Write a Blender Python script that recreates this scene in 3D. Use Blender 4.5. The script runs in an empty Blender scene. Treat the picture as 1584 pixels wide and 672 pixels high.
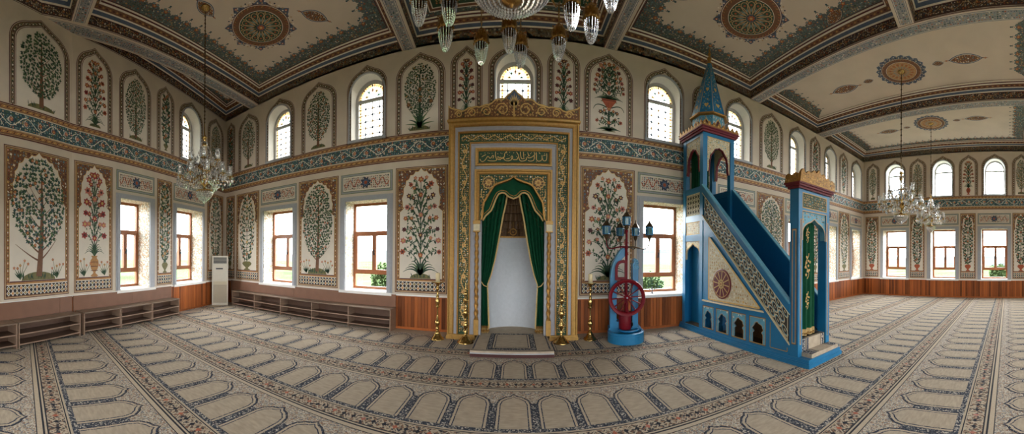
import bpy, bmesh, math, random
from mathutils import Vector, Matrix
PI=math.pi
sc=bpy.context.scene
COL=sc.collection

# ------------------------------------------------------------------ materials
def lin(c):
    return tuple(((x/255)/12.92 if x/255<=.04045 else ((x/255+.055)/1.055)**2.4) for x in c)
def mat(name,col,rough=.6,metal=0.,var=.1,scale=18.,bump=0.,spec=.5,coat=0.,stretch=None):
    m=bpy.data.materials.new(name); m.use_nodes=True
    nt=m.node_tree; b=nt.nodes['Principled BSDF']
    c=lin(col)
    b.inputs['Roughness'].default_value=rough; b.inputs['Metallic'].default_value=metal
    b.inputs['Specular IOR Level'].default_value=spec
    if coat: b.inputs['Coat Weight'].default_value=coat
    tc=nt.nodes.new('ShaderNodeTexCoord'); mp=nt.nodes.new('ShaderNodeMapping')
    if stretch: mp.inputs['Scale'].default_value=stretch
    no=nt.nodes.new('ShaderNodeTexNoise'); no.inputs['Scale'].default_value=scale; no.inputs['Detail'].default_value=3
    nt.links.new(tc.outputs['Object'],mp.inputs[0]); nt.links.new(mp.outputs[0],no.inputs['Vector'])
    r=nt.nodes.new('ShaderNodeValToRGB')
    r.color_ramp.elements[0].position=.3; r.color_ramp.elements[1].position=.7
    r.color_ramp.elements[0].color=tuple(x*(1-var) for x in c)+(1,)
    r.color_ramp.elements[1].color=tuple(min(1,x*(1+var)) for x in c)+(1,)
    nt.links.new(no.outputs['Fac'],r.inputs[0]); nt.links.new(r.outputs[0],b.inputs['Base Color'])
    if bump:
        bu=nt.nodes.new('ShaderNodeBump'); bu.inputs['Strength'].default_value=bump; bu.inputs['Distance'].default_value=.01
        nt.links.new(no.outputs['Fac'],bu.inputs['Height']); nt.links.new(bu.outputs[0],b.inputs['Normal'])
    return m
def vor_mat(name,cols,scale,rough=.9,pos=None,stretch=None,rot=0,metric='EUCLIDEAN',edge=None,edgew=.05,metal=0,spec=.3):
    """mosaic of small cells, each with a colour of the list"""
    m=bpy.data.materials.new(name); m.use_nodes=True
    nt=m.node_tree; b=nt.nodes['Principled BSDF']; b.inputs['Roughness'].default_value=rough
    b.inputs['Metallic'].default_value=metal; b.inputs['Specular IOR Level'].default_value=spec
    tc=nt.nodes.new('ShaderNodeTexCoord'); mp=nt.nodes.new('ShaderNodeMapping')
    if stretch: mp.inputs['Scale'].default_value=stretch
    mp.inputs['Rotation'].default_value=(0,0,rot)
    v=nt.nodes.new('ShaderNodeTexVoronoi'); v.inputs['Scale'].default_value=scale; v.distance=metric
    nt.links.new(tc.outputs['Object'],mp.inputs[0]); nt.links.new(mp.outputs[0],v.inputs['Vector'])
    sp=nt.nodes.new('ShaderNodeSeparateColor'); nt.links.new(v.outputs['Color'],sp.inputs[0])
    r=nt.nodes.new('ShaderNodeValToRGB'); r.color_ramp.interpolation='CONSTANT'
    n=len(cols)
    while len(r.color_ramp.elements)<n: r.color_ramp.elements.new(.5)
    for i,c in enumerate(cols):
        r.color_ramp.elements[i].position=(pos[i] if pos else i/n); r.color_ramp.elements[i].color=lin(c)+(1,)
    nt.links.new(sp.outputs[0],r.inputs[0]); out=r.outputs[0]
    if edge:
        v2=nt.nodes.new('ShaderNodeTexVoronoi'); v2.feature='DISTANCE_TO_EDGE'; v2.inputs['Scale'].default_value=scale
        nt.links.new(mp.outputs[0],v2.inputs['Vector'])
        lt=nt.nodes.new('ShaderNodeMath'); lt.operation='LESS_THAN'; lt.inputs[1].default_value=edgew
        nt.links.new(v2.outputs['Distance'],lt.inputs[0])
        mx=nt.nodes.new('ShaderNodeMix'); mx.data_type='RGBA'
        nt.links.new(lt.outputs[0],mx.inputs['Factor']); nt.links.new(out,mx.inputs['A']); mx.inputs['B'].default_value=lin(edge)+(1,)
        out=mx.outputs['Result']
    nt.links.new(out,b.inputs['Base Color'])
    return m
def plank_mat(name,c0,c1,rough=.55):
    """one wood tone per board (random per island) with long grain"""
    m=bpy.data.materials.new(name); m.use_nodes=True; nt=m.node_tree; b=nt.nodes['Principled BSDF']
    b.inputs['Roughness'].default_value=rough; b.inputs['Specular IOR Level'].default_value=.25
    g=nt.nodes.new('ShaderNodeNewGeometry'); tc=nt.nodes.new('ShaderNodeTexCoord'); mp=nt.nodes.new('ShaderNodeMapping')
    mp.inputs['Scale'].default_value=(22,22,1.6)
    no=nt.nodes.new('ShaderNodeTexNoise'); no.inputs['Scale'].default_value=2.; no.inputs['Detail'].default_value=4
    nt.links.new(tc.outputs['Object'],mp.inputs[0]); nt.links.new(mp.outputs[0],no.inputs['Vector'])
    ad=nt.nodes.new('ShaderNodeMath'); ad.operation='MULTIPLY_ADD'; ad.inputs[1].default_value=.75
    nt.links.new(g.outputs['Random Per Island'],ad.inputs[0])
    m2=nt.nodes.new('ShaderNodeMath'); m2.operation='MULTIPLY'; m2.inputs[1].default_value=.45
    nt.links.new(no.outputs['Fac'],m2.inputs[0]); nt.links.new(m2.outputs[0],ad.inputs[2])
    r=nt.nodes.new('ShaderNodeValToRGB'); r.color_ramp.elements[0].color=lin(c0)+(1,); r.color_ramp.elements[1].color=lin(c1)+(1,)
    nt.links.new(ad.outputs[0],r.inputs[0]); nt.links.new(r.outputs[0],b.inputs['Base Color'])
    return m
def glass_mat(name,tint,refl=.06,rough=.02):
    m=bpy.data.materials.new(name); m.use_nodes=True; nt=m.node_tree
    for n in list(nt.nodes):
        if n.type!='OUTPUT_MATERIAL': nt.nodes.remove(n)
    o=nt.nodes['Material Output']; t=nt.nodes.new('ShaderNodeBsdfTransparent'); g=nt.nodes.new('ShaderNodeBsdfGlossy')
    g.inputs['Roughness'].default_value=rough; t.inputs[0].default_value=tint+(1,)
    x=nt.nodes.new('ShaderNodeMixShader'); x.inputs[0].default_value=refl
    nt.links.new(t.outputs[0],x.inputs[1]); nt.links.new(g.outputs[0],x.inputs[2]); nt.links.new(x.outputs[0],o.inputs[0])
    return m
def crystal_mat(name,clear=.35):
    m=bpy.data.materials.new(name); m.use_nodes=True; nt=m.node_tree
    b=nt.nodes['Principled BSDF']; b.inputs['Base Color'].default_value=(.93,.94,.96,1); b.inputs['Roughness'].default_value=.09
    b.inputs['Specular IOR Level'].default_value=1.; b.inputs['Metallic'].default_value=.8
    o=nt.nodes['Material Output']; t=nt.nodes.new('ShaderNodeBsdfTransparent'); t.inputs[0].default_value=(.93,.95,.97,1)
    lw=nt.nodes.new('ShaderNodeLayerWeight'); lw.inputs['Blend'].default_value=.35
    mth=nt.nodes.new('ShaderNodeMath'); mth.operation='MULTIPLY_ADD'; mth.inputs[1].default_value=.55; mth.inputs[2].default_value=1-clear-.3
    nt.links.new(lw.outputs['Facing'],mth.inputs[0])
    x=nt.nodes.new('ShaderNodeMixShader'); nt.links.new(mth.outputs[0],x.inputs[0])
    nt.links.new(t.outputs[0],x.inputs[1]); nt.links.new(b.outputs[0],x.inputs[2]); nt.links.new(x.outputs[0],o.inputs[0])
    return m

K={}
def k(n,*a,**kw): K[n]=mat('paint_'+n if n in PAINTS else n,*a,**kw)
PAINTS={'cream','field','maroon','brown','ochre','gold_paint','green','green2','teal','teal2','navy','white','rust','red','grey','black','tan','olive','slate','pink'}
k('cream',(207,194,175),rough=.85,var=.05,scale=3,bump=.03)
k('field',(222,212,195),rough=.85,var=.035,scale=5)
k('maroon',(84,34,32),var=.15); k('brown',(116,78,50),var=.15); k('ochre',(172,124,70),var=.15)
k('gold_paint',(206,168,100),var=.12); k('green',(38,70,46),var=.25); k('green2',(84,110,66),var=.2)
k('teal',(50,84,90),var=.15); k('teal2',(112,148,150),var=.15); k('navy',(34,42,66),var=.15)
k('white',(232,224,206),var=.06); k('rust',(168,84,50),var=.18); k('red',(150,48,44),var=.18)
k('grey',(150,150,150),var=.06); k('black',(34,28,28),var=.1); k('tan',(186,156,116),var=.1)
K['crown_band']=mat('paint_band',(112,100,78),var=.12); k('olive',(112,106,62),var=.2); k('slate',(80,96,118),var=.12); k('pink',(190,112,96),var=.15)
K['lace']=mat('paint_lace_ground',(92,104,98),var=.15); K['frieze_ground']=mat('paint_frieze_ground',(74,56,52),var=.15)
K['mould']=mat('grey_moulding',(166,168,172),rough=.5,var=.05)
K['plaster']=mat('white_plaster',(236,233,226),rough=.8,var=.03)
K['ceil']=mat('ceiling_plaster',(212,200,182),rough=.9,var=.05,scale=1.5,bump=.02)
K['reveal']=vor_mat('ornamented_reveal',[(234,231,223),(224,216,200),(234,231,223),(196,168,136),(172,178,168)],30,edge=(164,142,116),edgew=.05)
K['plank']=plank_mat('wainscot_planks',(52,23,11),(186,104,50))
K['groove']=mat('groove_dark_wood',(52,24,12),rough=.6,var=.1)  # dark wood backing in the gaps between planks
K['board']=mat('brown_board',(128,90,68),rough=.6,var=.06,scale=6)
K['frame_wood']=mat('window_wood',(146,88,50),rough=.4,var=.12,scale=10,stretch=(4,4,1))
K['upframe']=mat('upper_frame',(176,174,174),rough=.5,var=.05)
K['glass']=glass_mat('pane_glass',(.97,.985,.98))
K['stain']=glass_mat('leaded_glass',(.24,.235,.215),.03,.1)
K['came']=mat('lead_came',(110,96,70),rough=.5,var=.1)
K['amber']=glass_mat('amber_glass',(.62,.44,.22),.03,.1)
K['blueglass']=glass_mat('blue_stained_glass',(.35,.6,.72),.04,.1)
K['rose_glass']=glass_mat('rose_glass',(.5,.28,.2),.03,.1); K['teal_glass']=glass_mat('teal_glass',(.3,.45,.42),.03,.1)
K['gold']=mat('gilt',(158,116,56),rough=.45,metal=.6,var=.18,scale=30)
K['antique']=mat('antique_gold',(150,112,58),rough=.32,metal=.9,var=.35,scale=45)
K['giltpaint']=mat('gilt_paint',(174,134,68),rough=.45,metal=.25,var=.14,scale=24)
K['brass']=mat('polished_brass',(190,158,98),rough=.22,metal=1.,var=.1,scale=20)
K['crystal']=crystal_mat('crystal',.12); K['shade']=crystal_mat('shade_glass',.34)
K['mihrab_green']=mat('mihrab_green',(24,62,32),rough=.6,var=.15)
K['mihrab_grey']=mat('mihrab_grey',(160,158,162),rough=.6,var=.05)
K['velvet']=mat('green_velvet',(8,70,44),rough=.75,var=.15,scale=12,spec=.2)
K['trim']=mat('gold_braid',(190,160,104),rough=.6,metal=.2,var=.15,scale=60)
K['niche']=mat('niche_plaster',(196,200,204),rough=.7,var=.04)
K['muq']=mat('muqarnas_brown',(92,66,40),rough=.5,metal=.2,var=.2,scale=30)
K['blue']=mat('blue_lacquer',(28,112,156),rough=.35,var=.07,scale=6)
K['blue2']=mat('pale_blue_paint',(92,158,182),rough=.45,var=.1)
K['deepblue']=mat('deep_blue_lacquer',(20,104,152),rough=.4,var=.05)
K['wheelred']=mat('red_lacquer',(104,8,22),rough=.45,var=.1,spec=.2)
K['minred']=mat('maroon_lacquer',(108,16,30),rough=.55,var=.1)
K['stepred']=mat('dark_red_edge',(66,26,22),rough=.6,var=.1)
K['lattice_dark']=mat('lattice_dark',(62,56,50),rough=.8,var=.1)
K['ivory']=mat('ivory_paint',(206,194,160),rough=.55,var=.1)
K['candle']=mat('candle_wax',(226,206,160),rough=.5,var=.05)
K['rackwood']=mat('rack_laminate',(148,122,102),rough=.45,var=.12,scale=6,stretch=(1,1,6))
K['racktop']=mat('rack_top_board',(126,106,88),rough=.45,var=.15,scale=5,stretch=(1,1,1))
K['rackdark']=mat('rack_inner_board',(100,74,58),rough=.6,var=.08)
K['acwhite']=mat('appliance_plastic',(214,208,192),rough=.4,var=.03)
K['acdark']=mat('vent_dark',(70,74,74),rough=.5,var=.05)
K['acgrille']=mat('intake_mesh',(168,156,140),rough=.6,var=.08,scale=120)
K['acbeige']=mat('appliance_beige',(206,196,168),rough=.5,var=.03)
K['chrome']=mat('dark_metal',(70,70,72),rough=.3,metal=.9,var=.05)
K['cord']=mat('old_brass_rod',(84,66,44),rough=.4,metal=.8,var=.1)
# carpet yarns
K['pile']=mat('carpet_field',(176,161,141),rough=.95,var=.13,scale=14,bump=.15,spec=.1,stretch=(.7,2.2,1))
K['mosaic']=vor_mat('carpet_mosaic',[(178,167,150),(152,142,128),(200,190,174),(118,120,124),(170,150,130),(190,178,160),(146,116,98)],80,spec=.1)
K['cborder']=vor_mat('carpet_border',[(66,66,72),(132,102,84),(190,174,152),(84,78,74),(150,128,108),(180,164,144)],52,rot=.785,metric='MANHATTAN',spec=.1)
K['cstrip']=vor_mat('carpet_strip',[(60,63,72),(184,176,164),(74,79,90),(112,112,112)],75,pos=[0,.42,.62,.85],spec=.1)
K['cline']=mat('carpet_dark_line',(52,53,59),rough=.95,var=.2,scale=60,spec=.1)
K['cbeige']=mat('carpet_beige_line',(186,170,148),rough=.95,var=.08,scale=40,spec=.1)
K['cdash']=vor_mat('carpet_dashed_outline',[(58,66,84),(150,140,126),(52,56,70)],110,pos=[0,.6,.78],spec=.1)
K['bark']=mat('bark',(92,70,50),rough=.9,var=.2); K['leafy']=mat('shrub_leaves',(66,80,50),rough=.9,var=.4,scale=5,spec=.05)
K['grass']=mat('meadow_grass',(66,80,54),rough=1,var=.35,scale=.12,spec=0); K['hill']=mat('hill_green',(66,74,76),rough=1,var=.2,scale=.05,spec=0)

# ------------------------------------------------------------------ mesh builder
class MB:
    def __init__(s): s.v=[]; s.f=[]; s.m=[]; s.s=[]; s.mats=[]
    def mi(s,m):
        if m not in s.mats: s.mats.append(m)
        return s.mats.index(m)
    def face(s,pts,m,sm=False):
        b=len(s.v); s.v.extend(tuple(p) for p in pts); s.f.append(tuple(range(b,b+len(pts)))); s.m.append(s.mi(m)); s.s.append(sm)
    def grid(s,rows,m,cu=False,cv=False,sm=True):
        b=len(s.v); nr=len(rows); nc=len(rows[0])
        for r in rows: s.v.extend(tuple(p) for p in r)
        i=s.mi(m)
        for a in range(nr if cv else nr-1):
            for c in range(nc if cu else nc-1):
                a2=(a+1)%nr; c2=(c+1)%nc
                s.f.append((b+a*nc+c,b+a*nc+c2,b+a2*nc+c2,b+a2*nc+c)); s.m.append(i); s.s.append(sm)
    def box(s,x0,y0,z0,x1,y1,z1,m,fn=None):
        P=[(x,y,z) for z in (z0,z1) for y in (y0,y1) for x in (x0,x1)]
        if fn: P=[fn(*p) for p in P]
        b=len(s.v); s.v.extend(tuple(p) for p in P)
        for q in ((0,2,3,1),(4,5,7,6),(0,1,5,4),(2,6,7,3),(0,4,6,2),(1,3,7,5)):
            s.f.append(tuple(b+i for i in q)); s.m.append(s.mi(m)); s.s.append(False)
    def prism(s,pts,d,m,fn,m2=None):
        """polygon pts (a,b) extruded from depth d[0] to d[1]; fn(a,b,d)->xyz"""
        A=[fn(a,b,d[0]) for a,b in pts]; B=[fn(a,b,d[1]) for a,b in pts]; n=len(pts)
        s.face(A,m); s.face(B[::-1],m)
        for i in range(n):
            j=(i+1)%n; s.face((A[i],A[j],B[j],B[i]),m2 or m)
    def lathe(s,prof,m,c=(0,0,0),n=16,sm=True,axis='z',sq=None):
        rows=[]
        for r,h in prof:
            row=[]
            for i in range(n):
                a=2*PI*i/n; rr=r*(sq(a,h) if sq else 1)
                x,y=rr*math.cos(a),rr*math.sin(a)
                p={'z':(x,y,h),'y':(x,h,y),'x':(h,x,y)}[axis]
                row.append((c[0]+p[0],c[1]+p[1],c[2]+p[2]))
            rows.append(row)
        s.grid(rows,m,cu=True,sm=sm)
    def tube(s,pts,r,m,n=8,sm=True,cap=True):
        pts=[Vector(p) for p in pts]; rows=[]; up=Vector((0,0,1)); N=len(pts); prev=None
        for i,p in enumerate(pts):
            t=(pts[min(i+1,N-1)]-pts[max(i-1,0)])
            if t.length<1e-9: t=Vector((0,0,1))
            t.normalize()
            if prev is None:
                u=t.cross(up if abs(t.z)<.95 else Vector((1,0,0))); u.normalize()
            else:
                u=prev-t*prev.dot(t); u.normalize()
            prev=u; w=t.cross(u); rr=r[i] if isinstance(r,(list,tuple)) else r
            rows.append([p+u*rr*math.cos(2*PI*j/n)+w*rr*math.sin(2*PI*j/n) for j in range(n)])
        s.grid(rows,m,cu=True,sm=sm)
        if cap: s.face(rows[0][::-1],m); s.face(rows[-1],m)
    def torus(s,c,R,r,m,n=24,k_=8,axis='z',sm=True):
        rows=[]
        for i in range(n):
            a=2*PI*i/n; row=[]
            for j in range(k_):
                b=2*PI*j/k_; q=R+r*math.cos(b); x,y,h=q*math.cos(a),q*math.sin(a),r*math.sin(b)
                p={'z':(x,y,h),'y':(x,h,y),'x':(h,x,y)}[axis]; row.append((c[0]+p[0],c[1]+p[1],c[2]+p[2]))
            rows.append(row)
        s.grid(rows,m,cu=True,cv=True,sm=sm)
    def ball(s,c,r,m,n=10,sz=1.):
        s.lathe([(max(r*math.sin(PI*i/6),1e-4),-r*sz*math.cos(PI*i/6)) for i in range(7)],m,c,n)
    def bip(s,c,r,h,m,n=4):
        """faceted crystal drop"""
        b=len(s.v); s.v.append((c[0],c[1],c[2]+h*.45)); s.v.append((c[0],c[1],c[2]-h*.55))
        for i in range(n): s.v.append((c[0]+r*math.cos(2*PI*i/n),c[1]+r*math.sin(2*PI*i/n),c[2]))
        q=s.mi(m)
        for i in range(n):
            j=(i+1)%n
            for f in ((b,b+2+i,b+2+j),(b+1,b+2+j,b+2+i)): s.f.append(f); s.m.append(q); s.s.append(False)
    def data(s,name):
        me=bpy.data.meshes.new(name); me.from_pydata(s.v,[],s.f)
        for m in s.mats: me.materials.append(m)
        me.polygons.foreach_set('material_index',s.m); me.polygons.foreach_set('use_smooth',s.s); me.update()
        return me
    def build(s,name,parent=None,loc=None,rot=None):
        o=bpy.data.objects.new(name,s.data(name)); COL.objects.link(o)
        if parent: o.parent=parent
        if loc: o.location=loc
        if rot: o.rotation_euler=rot
        return o
def inst(name,me,parent=None,loc=(0,0,0),rot=(0,0,0),scale=None):
    o=bpy.data.objects.new(name,me); COL.objects.link(o); o.parent=parent; o.location=loc; o.rotation_euler=rot
    if scale: o.scale=scale
    return o
def thing(name,label,cat,loc=(0,0,0),rot=0,group=None):
    o=bpy.data.objects.new(name,None); COL.objects.link(o); o.location=loc; o.rotation_euler=(0,0,rot); o.empty_display_size=.1
    return tag(o,label,cat,group)
def tag(o,label,cat,group=None):
    o['label']=label; o['category']=cat
    if group: o['group']=group
    return o
def struct(o,label=None):
    o['kind']='structure'
    if label: o['label']=label
    return o
def copy_tree(o,parent=None):
    c=o.copy(); COL.objects.link(c)
    if parent is not None: c.parent=parent
    for ch in list(o.children): copy_tree(ch,c)
    return c

# ------------------------------------------------------------------ painting on a surface
class Paint:
    """ornament painted on a flat surface; fn(a,b,h)->xyz with h the height above it"""
    def __init__(s,fn,base=.002,step=.0009): s.fn=fn; s.mb=MB(); s.base=base; s.step=step
    def P(s,a,b,l): return s.fn(a,b,s.base+s.step*l)
    def poly(s,pts,m,l): s.mb.face([s.P(a,b,l) for a,b in pts],K[m])
    def rect(s,a0,b0,a1,b1,m,l): s.poly([(a0,b0),(a1,b0),(a1,b1),(a0,b1)],m,l)
    def frame(s,a0,b0,a1,b1,t,m,l):
        s.rect(a0,b0,a1,b0+t,m,l); s.rect(a0,b1-t,a1,b1,m,l); s.rect(a0,b0+t,a0+t,b1-t,m,l); s.rect(a1-t,b0+t,a1,b1-t,m,l)
    def strip(s,A,B,m,l): s.mb.grid([[s.P(a,b,l) for a,b in A],[s.P(a,b,l) for a,b in B]],K[m],sm=False)
    def ribbon(s,pts,w,m,l):
        n=len(pts); A=[];B=[]
        for i,(a,b) in enumerate(pts):
            p=pts[max(0,i-1)]; q=pts[min(n-1,i+1)]; dx,dy=q[0]-p[0],q[1]-p[1]; L=math.hypot(dx,dy) or 1
            ww=(w[0]+(w[1]-w[0])*i/(n-1) if isinstance(w,(tuple,list)) else w)/2
            A.append((a-dy/L*ww,b+dx/L*ww)); B.append((a+dy/L*ww,b-dx/L*ww))
        s.strip(A,B,m,l)
    def frame3(s,a0,b0,a1,b1,t,m,l):
        s.rect(a0,b1-t,a1,b1,m,l); s.rect(a0,b0,a0+t,b1-t,m,l); s.rect(a1-t,b0,a1,b1-t,m,l)
    def leaf(s,a,b,t,L,W,m,l):
        c,n=math.cos(t),math.sin(t)
        s.poly([(a,b),(a+c*L*.45-n*W/2,b+n*L*.45+c*W/2),(a+c*L,b+n*L),(a+c*L*.45+n*W/2,b+n*L*.45-c*W/2)],m,l)
    def disc(s,a,b,r,m,l,n=8,ry=None):
        s.poly([(a+r*math.cos(2*PI*i/n),b+(ry or r)*math.sin(2*PI*i/n)) for i in range(n)],m,l)
    def flower(s,a,b,r,mp,mc,l,n=5,t0=.3):
        s.poly([(a+r*(1 if i%2==0 else .62)*math.cos(t0+PI*i/n),b+r*(1 if i%2==0 else .62)*math.sin(t0+PI*i/n)) for i in range(2*n)],mp,l)
        s.disc(a,b,r*.36,mc,l+1,6)
    def beads(s,pts,step,L,W,ms,l):
        acc=0;k_=0
        for (a,b),(c,d) in zip(pts,pts[1:]):
            D=math.hypot(c-a,d-b)
            if D<1e-6: continue
            t=math.atan2(d-b,c-a)
            while acc<D:
                x,y=a+(c-a)*acc/D,b+(d-b)*acc/D
                s.leaf(x-math.cos(t)*L/2,y-math.sin(t)*L/2,t,L,W,ms[k_%len(ms)],l); k_+=1; acc+=step
            acc-=D
    def fill(s,a0,b0,a1,b1,cell,pal,l,rng,mask=None):
        nx=max(1,int(round((a1-a0)/cell))); ny=max(1,int(round((b1-b0)/cell)))
        cx,cy=(a1-a0)/nx,(b1-b0)/ny
        for j in range(ny):
            for i in range(nx):
                a=a0+(i+.5)*cx+rng.uniform(-.2,.2)*cx; b=b0+(j+.5)*cy+rng.uniform(-.2,.2)*cy
                if mask and not mask(a,b): continue
                m=pal[rng.randrange(len(pal))]; q=rng.random()
                if q<.28: s.flower(a,b,cell*.46,m,pal[rng.randrange(len(pal))],l,4)
                elif q<.8:
                    t=(PI/4 if (i+j)%2 else 3*PI/4)+rng.uniform(-.5,.5); s.leaf(a-math.cos(t)*cell*.5,b-math.sin(t)*cell*.5,t,cell,cell*.42,m,l)
                else: s.disc(a,b,cell*.22,m,l,5)
    def scroll(s,a0,a1,b0,b1,period,l,rng,vine='white',fl=('rust','pink'),lf=('teal2','white','green2'),w=.016):
        n=max(1,round((a1-a0)/period)); p=(a1-a0)/n; zc=(b0+b1)/2; hh=(b1-b0)/2
        for i in range(n):
            x0=a0+i*p
            pts=[(x0+p*t/10,zc+hh*.62*math.sin(2*PI*t/10)) for t in range(11)]
            s.ribbon(pts,w,vine,l)
            for sg,xx in ((1,.25),(-1,.75)):
                cx=x0+p*xx; cz=zc-sg*hh*.12
                s.ribbon([(cx+hh*.5*(1-t/9)*math.cos(PI/2*sg+t*.8*sg),cz+hh*.5*(1-t/12)*math.sin(PI/2*sg+t*.8*sg)) for t in range(8)],w*.8,vine,l)
                s.flower(cx,cz,hh*.33,fl[(i+(sg>0))%len(fl)],'gold_paint',l+1,6)
                for q in range(9):
                    t=rng.uniform(0,2*PI); r=hh*rng.uniform(.5,.95)
                    a,b=cx+r*math.cos(t)*p*.28/hh,zc+r*math.sin(t)*.95
                    s.leaf(a,b,rng.uniform(0,2*PI),hh*.34,hh*.16,lf[rng.randrange(len(lf))],l+1)
    def build(s,name,parent): return s.mb.build(name,parent)

def arch(c,w,zs,hh,tip,n=12,tw=.42):
    """pointed ogee arch from left spring to right spring"""
    R=[]
    for i in range(2*n+1):
        t=PI*i/(2*n); x=-w*math.cos(t); q=max(0,1-abs(x)/(tw*w))
        R.append((c+x,zs+hh*math.sin(t)**.9+tip*q**1.5))
    return R
def cusped(c,w,z0,zs,top,n=24,lobes=7,tip=.05,notch=.1):
    """outline of a cusped (multifoil) arch field from bottom left to bottom right"""
    L=[(c-w,z0),(c-w,zs-notch*.9),(c-w*.86,zs-notch*.35),(c-w*.80,zs)]
    H=top-zs-tip; ww=w*.93; A=[]
    for i in range(n+1):
        t=PI*i/n; sc_=1-.055*abs(math.cos(lobes*t/1.0))
        x=-math.cos(t); q=max(0,1-abs(x)/.3)
        A.append((c+ww*sc_*x*(1 if abs(x)<.9 else .98),zs+.03+H*sc_*math.sin(t)**.75+tip*q**1.3))
    R=[(2*c-a,b) for a,b in L[::-1]]
    return L+A+R
SKY,EXPO=6.0,1.38
# ------------------------------------------------------------------ painted plants
def mound(p,c,z0,w,h,l,m='olive',rng=None):
    p.poly([(c+w*math.cos(PI*i/10),z0+h*math.sin(PI*i/10)) for i in range(11)],m,l)
    if rng:
        for i in range(14):
            a=c+rng.uniform(-w,w); p.leaf(a,z0+.01,PI/2+rng.uniform(-.5,.5),h*rng.uniform(.6,1.2),h*.18,'green',l+1)
def bez(p0,p1,p2,n=8):
    return [((1-t)**2*p0[0]+2*t*(1-t)*p1[0]+t*t*p2[0],(1-t)**2*p0[1]+2*t*(1-t)*p1[1]+t*t*p2[1]) for t in [i/n for i in range(n+1)]]
def crown_tree(p,c,z0,w,h,l,rng,dense=1.,fruit=None,trunk='brown',lm=('green','green','green2'),lo=.22,curve=0):
    """tree with trunk, curved branches and a leafy oval crown"""
    mound(p,c,z0,w*.34,h*.07,l,'olive',rng)
    top=z0+h*.9; tr=[(c+curve*w*math.sin(t*2.4)*.3,z0+h*.03+(top-z0-h*.03)*t) for t in [i/8 for i in range(9)]]
    p.ribbon(tr,(w*.12,w*.018),trunk,l+2)
    cz=z0+h*(lo+1)/2; ry=h*(1-lo)/2; rx=w/2
    for i in range(9):
        f=.1+.085*i; b=z0+h*(.16+.07*i)
        for sg in (-1,1):
            L=rx*rng.uniform(.7,.95)*(1-.06*i)
            p.ribbon(bez((c,b),(c+sg*L*.35,b+h*.03),(c+sg*L,b+h*rng.uniform(.13,.22))),(w*.034*(1-.07*i),w*.006),trunk,l+2)
    cell=.050/dense**.5*max(.75,min(1.2,w/.8)); nx=int(w/cell)+1; ny=int(2*ry/cell)+1
    for j in range(ny):
        for i in range(nx):
            a=c-rx+(i+.5)*w/nx+rng.uniform(-.35,.35)*cell; b=cz-ry+(j+.5)*2*ry/ny+rng.uniform(-.35,.35)*cell
            e=((a-c)/rx)**2+((b-cz)/ry)**2
            if e>1 or (e<.25 and rng.random()<.12): continue
            t=math.atan2(b-cz+ry*.5,a-c)+rng.uniform(-.7,.7)
            L=cell*1.12
            for q in (-.75,0,.75): p.leaf(a,b,t+q,L*(1 if q==0 else .75),L*.42,lm[rng.randrange(len(lm))],l+3)
            if fruit and rng.random()<fruit[1]: p.flower(a,b,cell*.55,fruit[0],'gold_paint',l+4,5)
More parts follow.
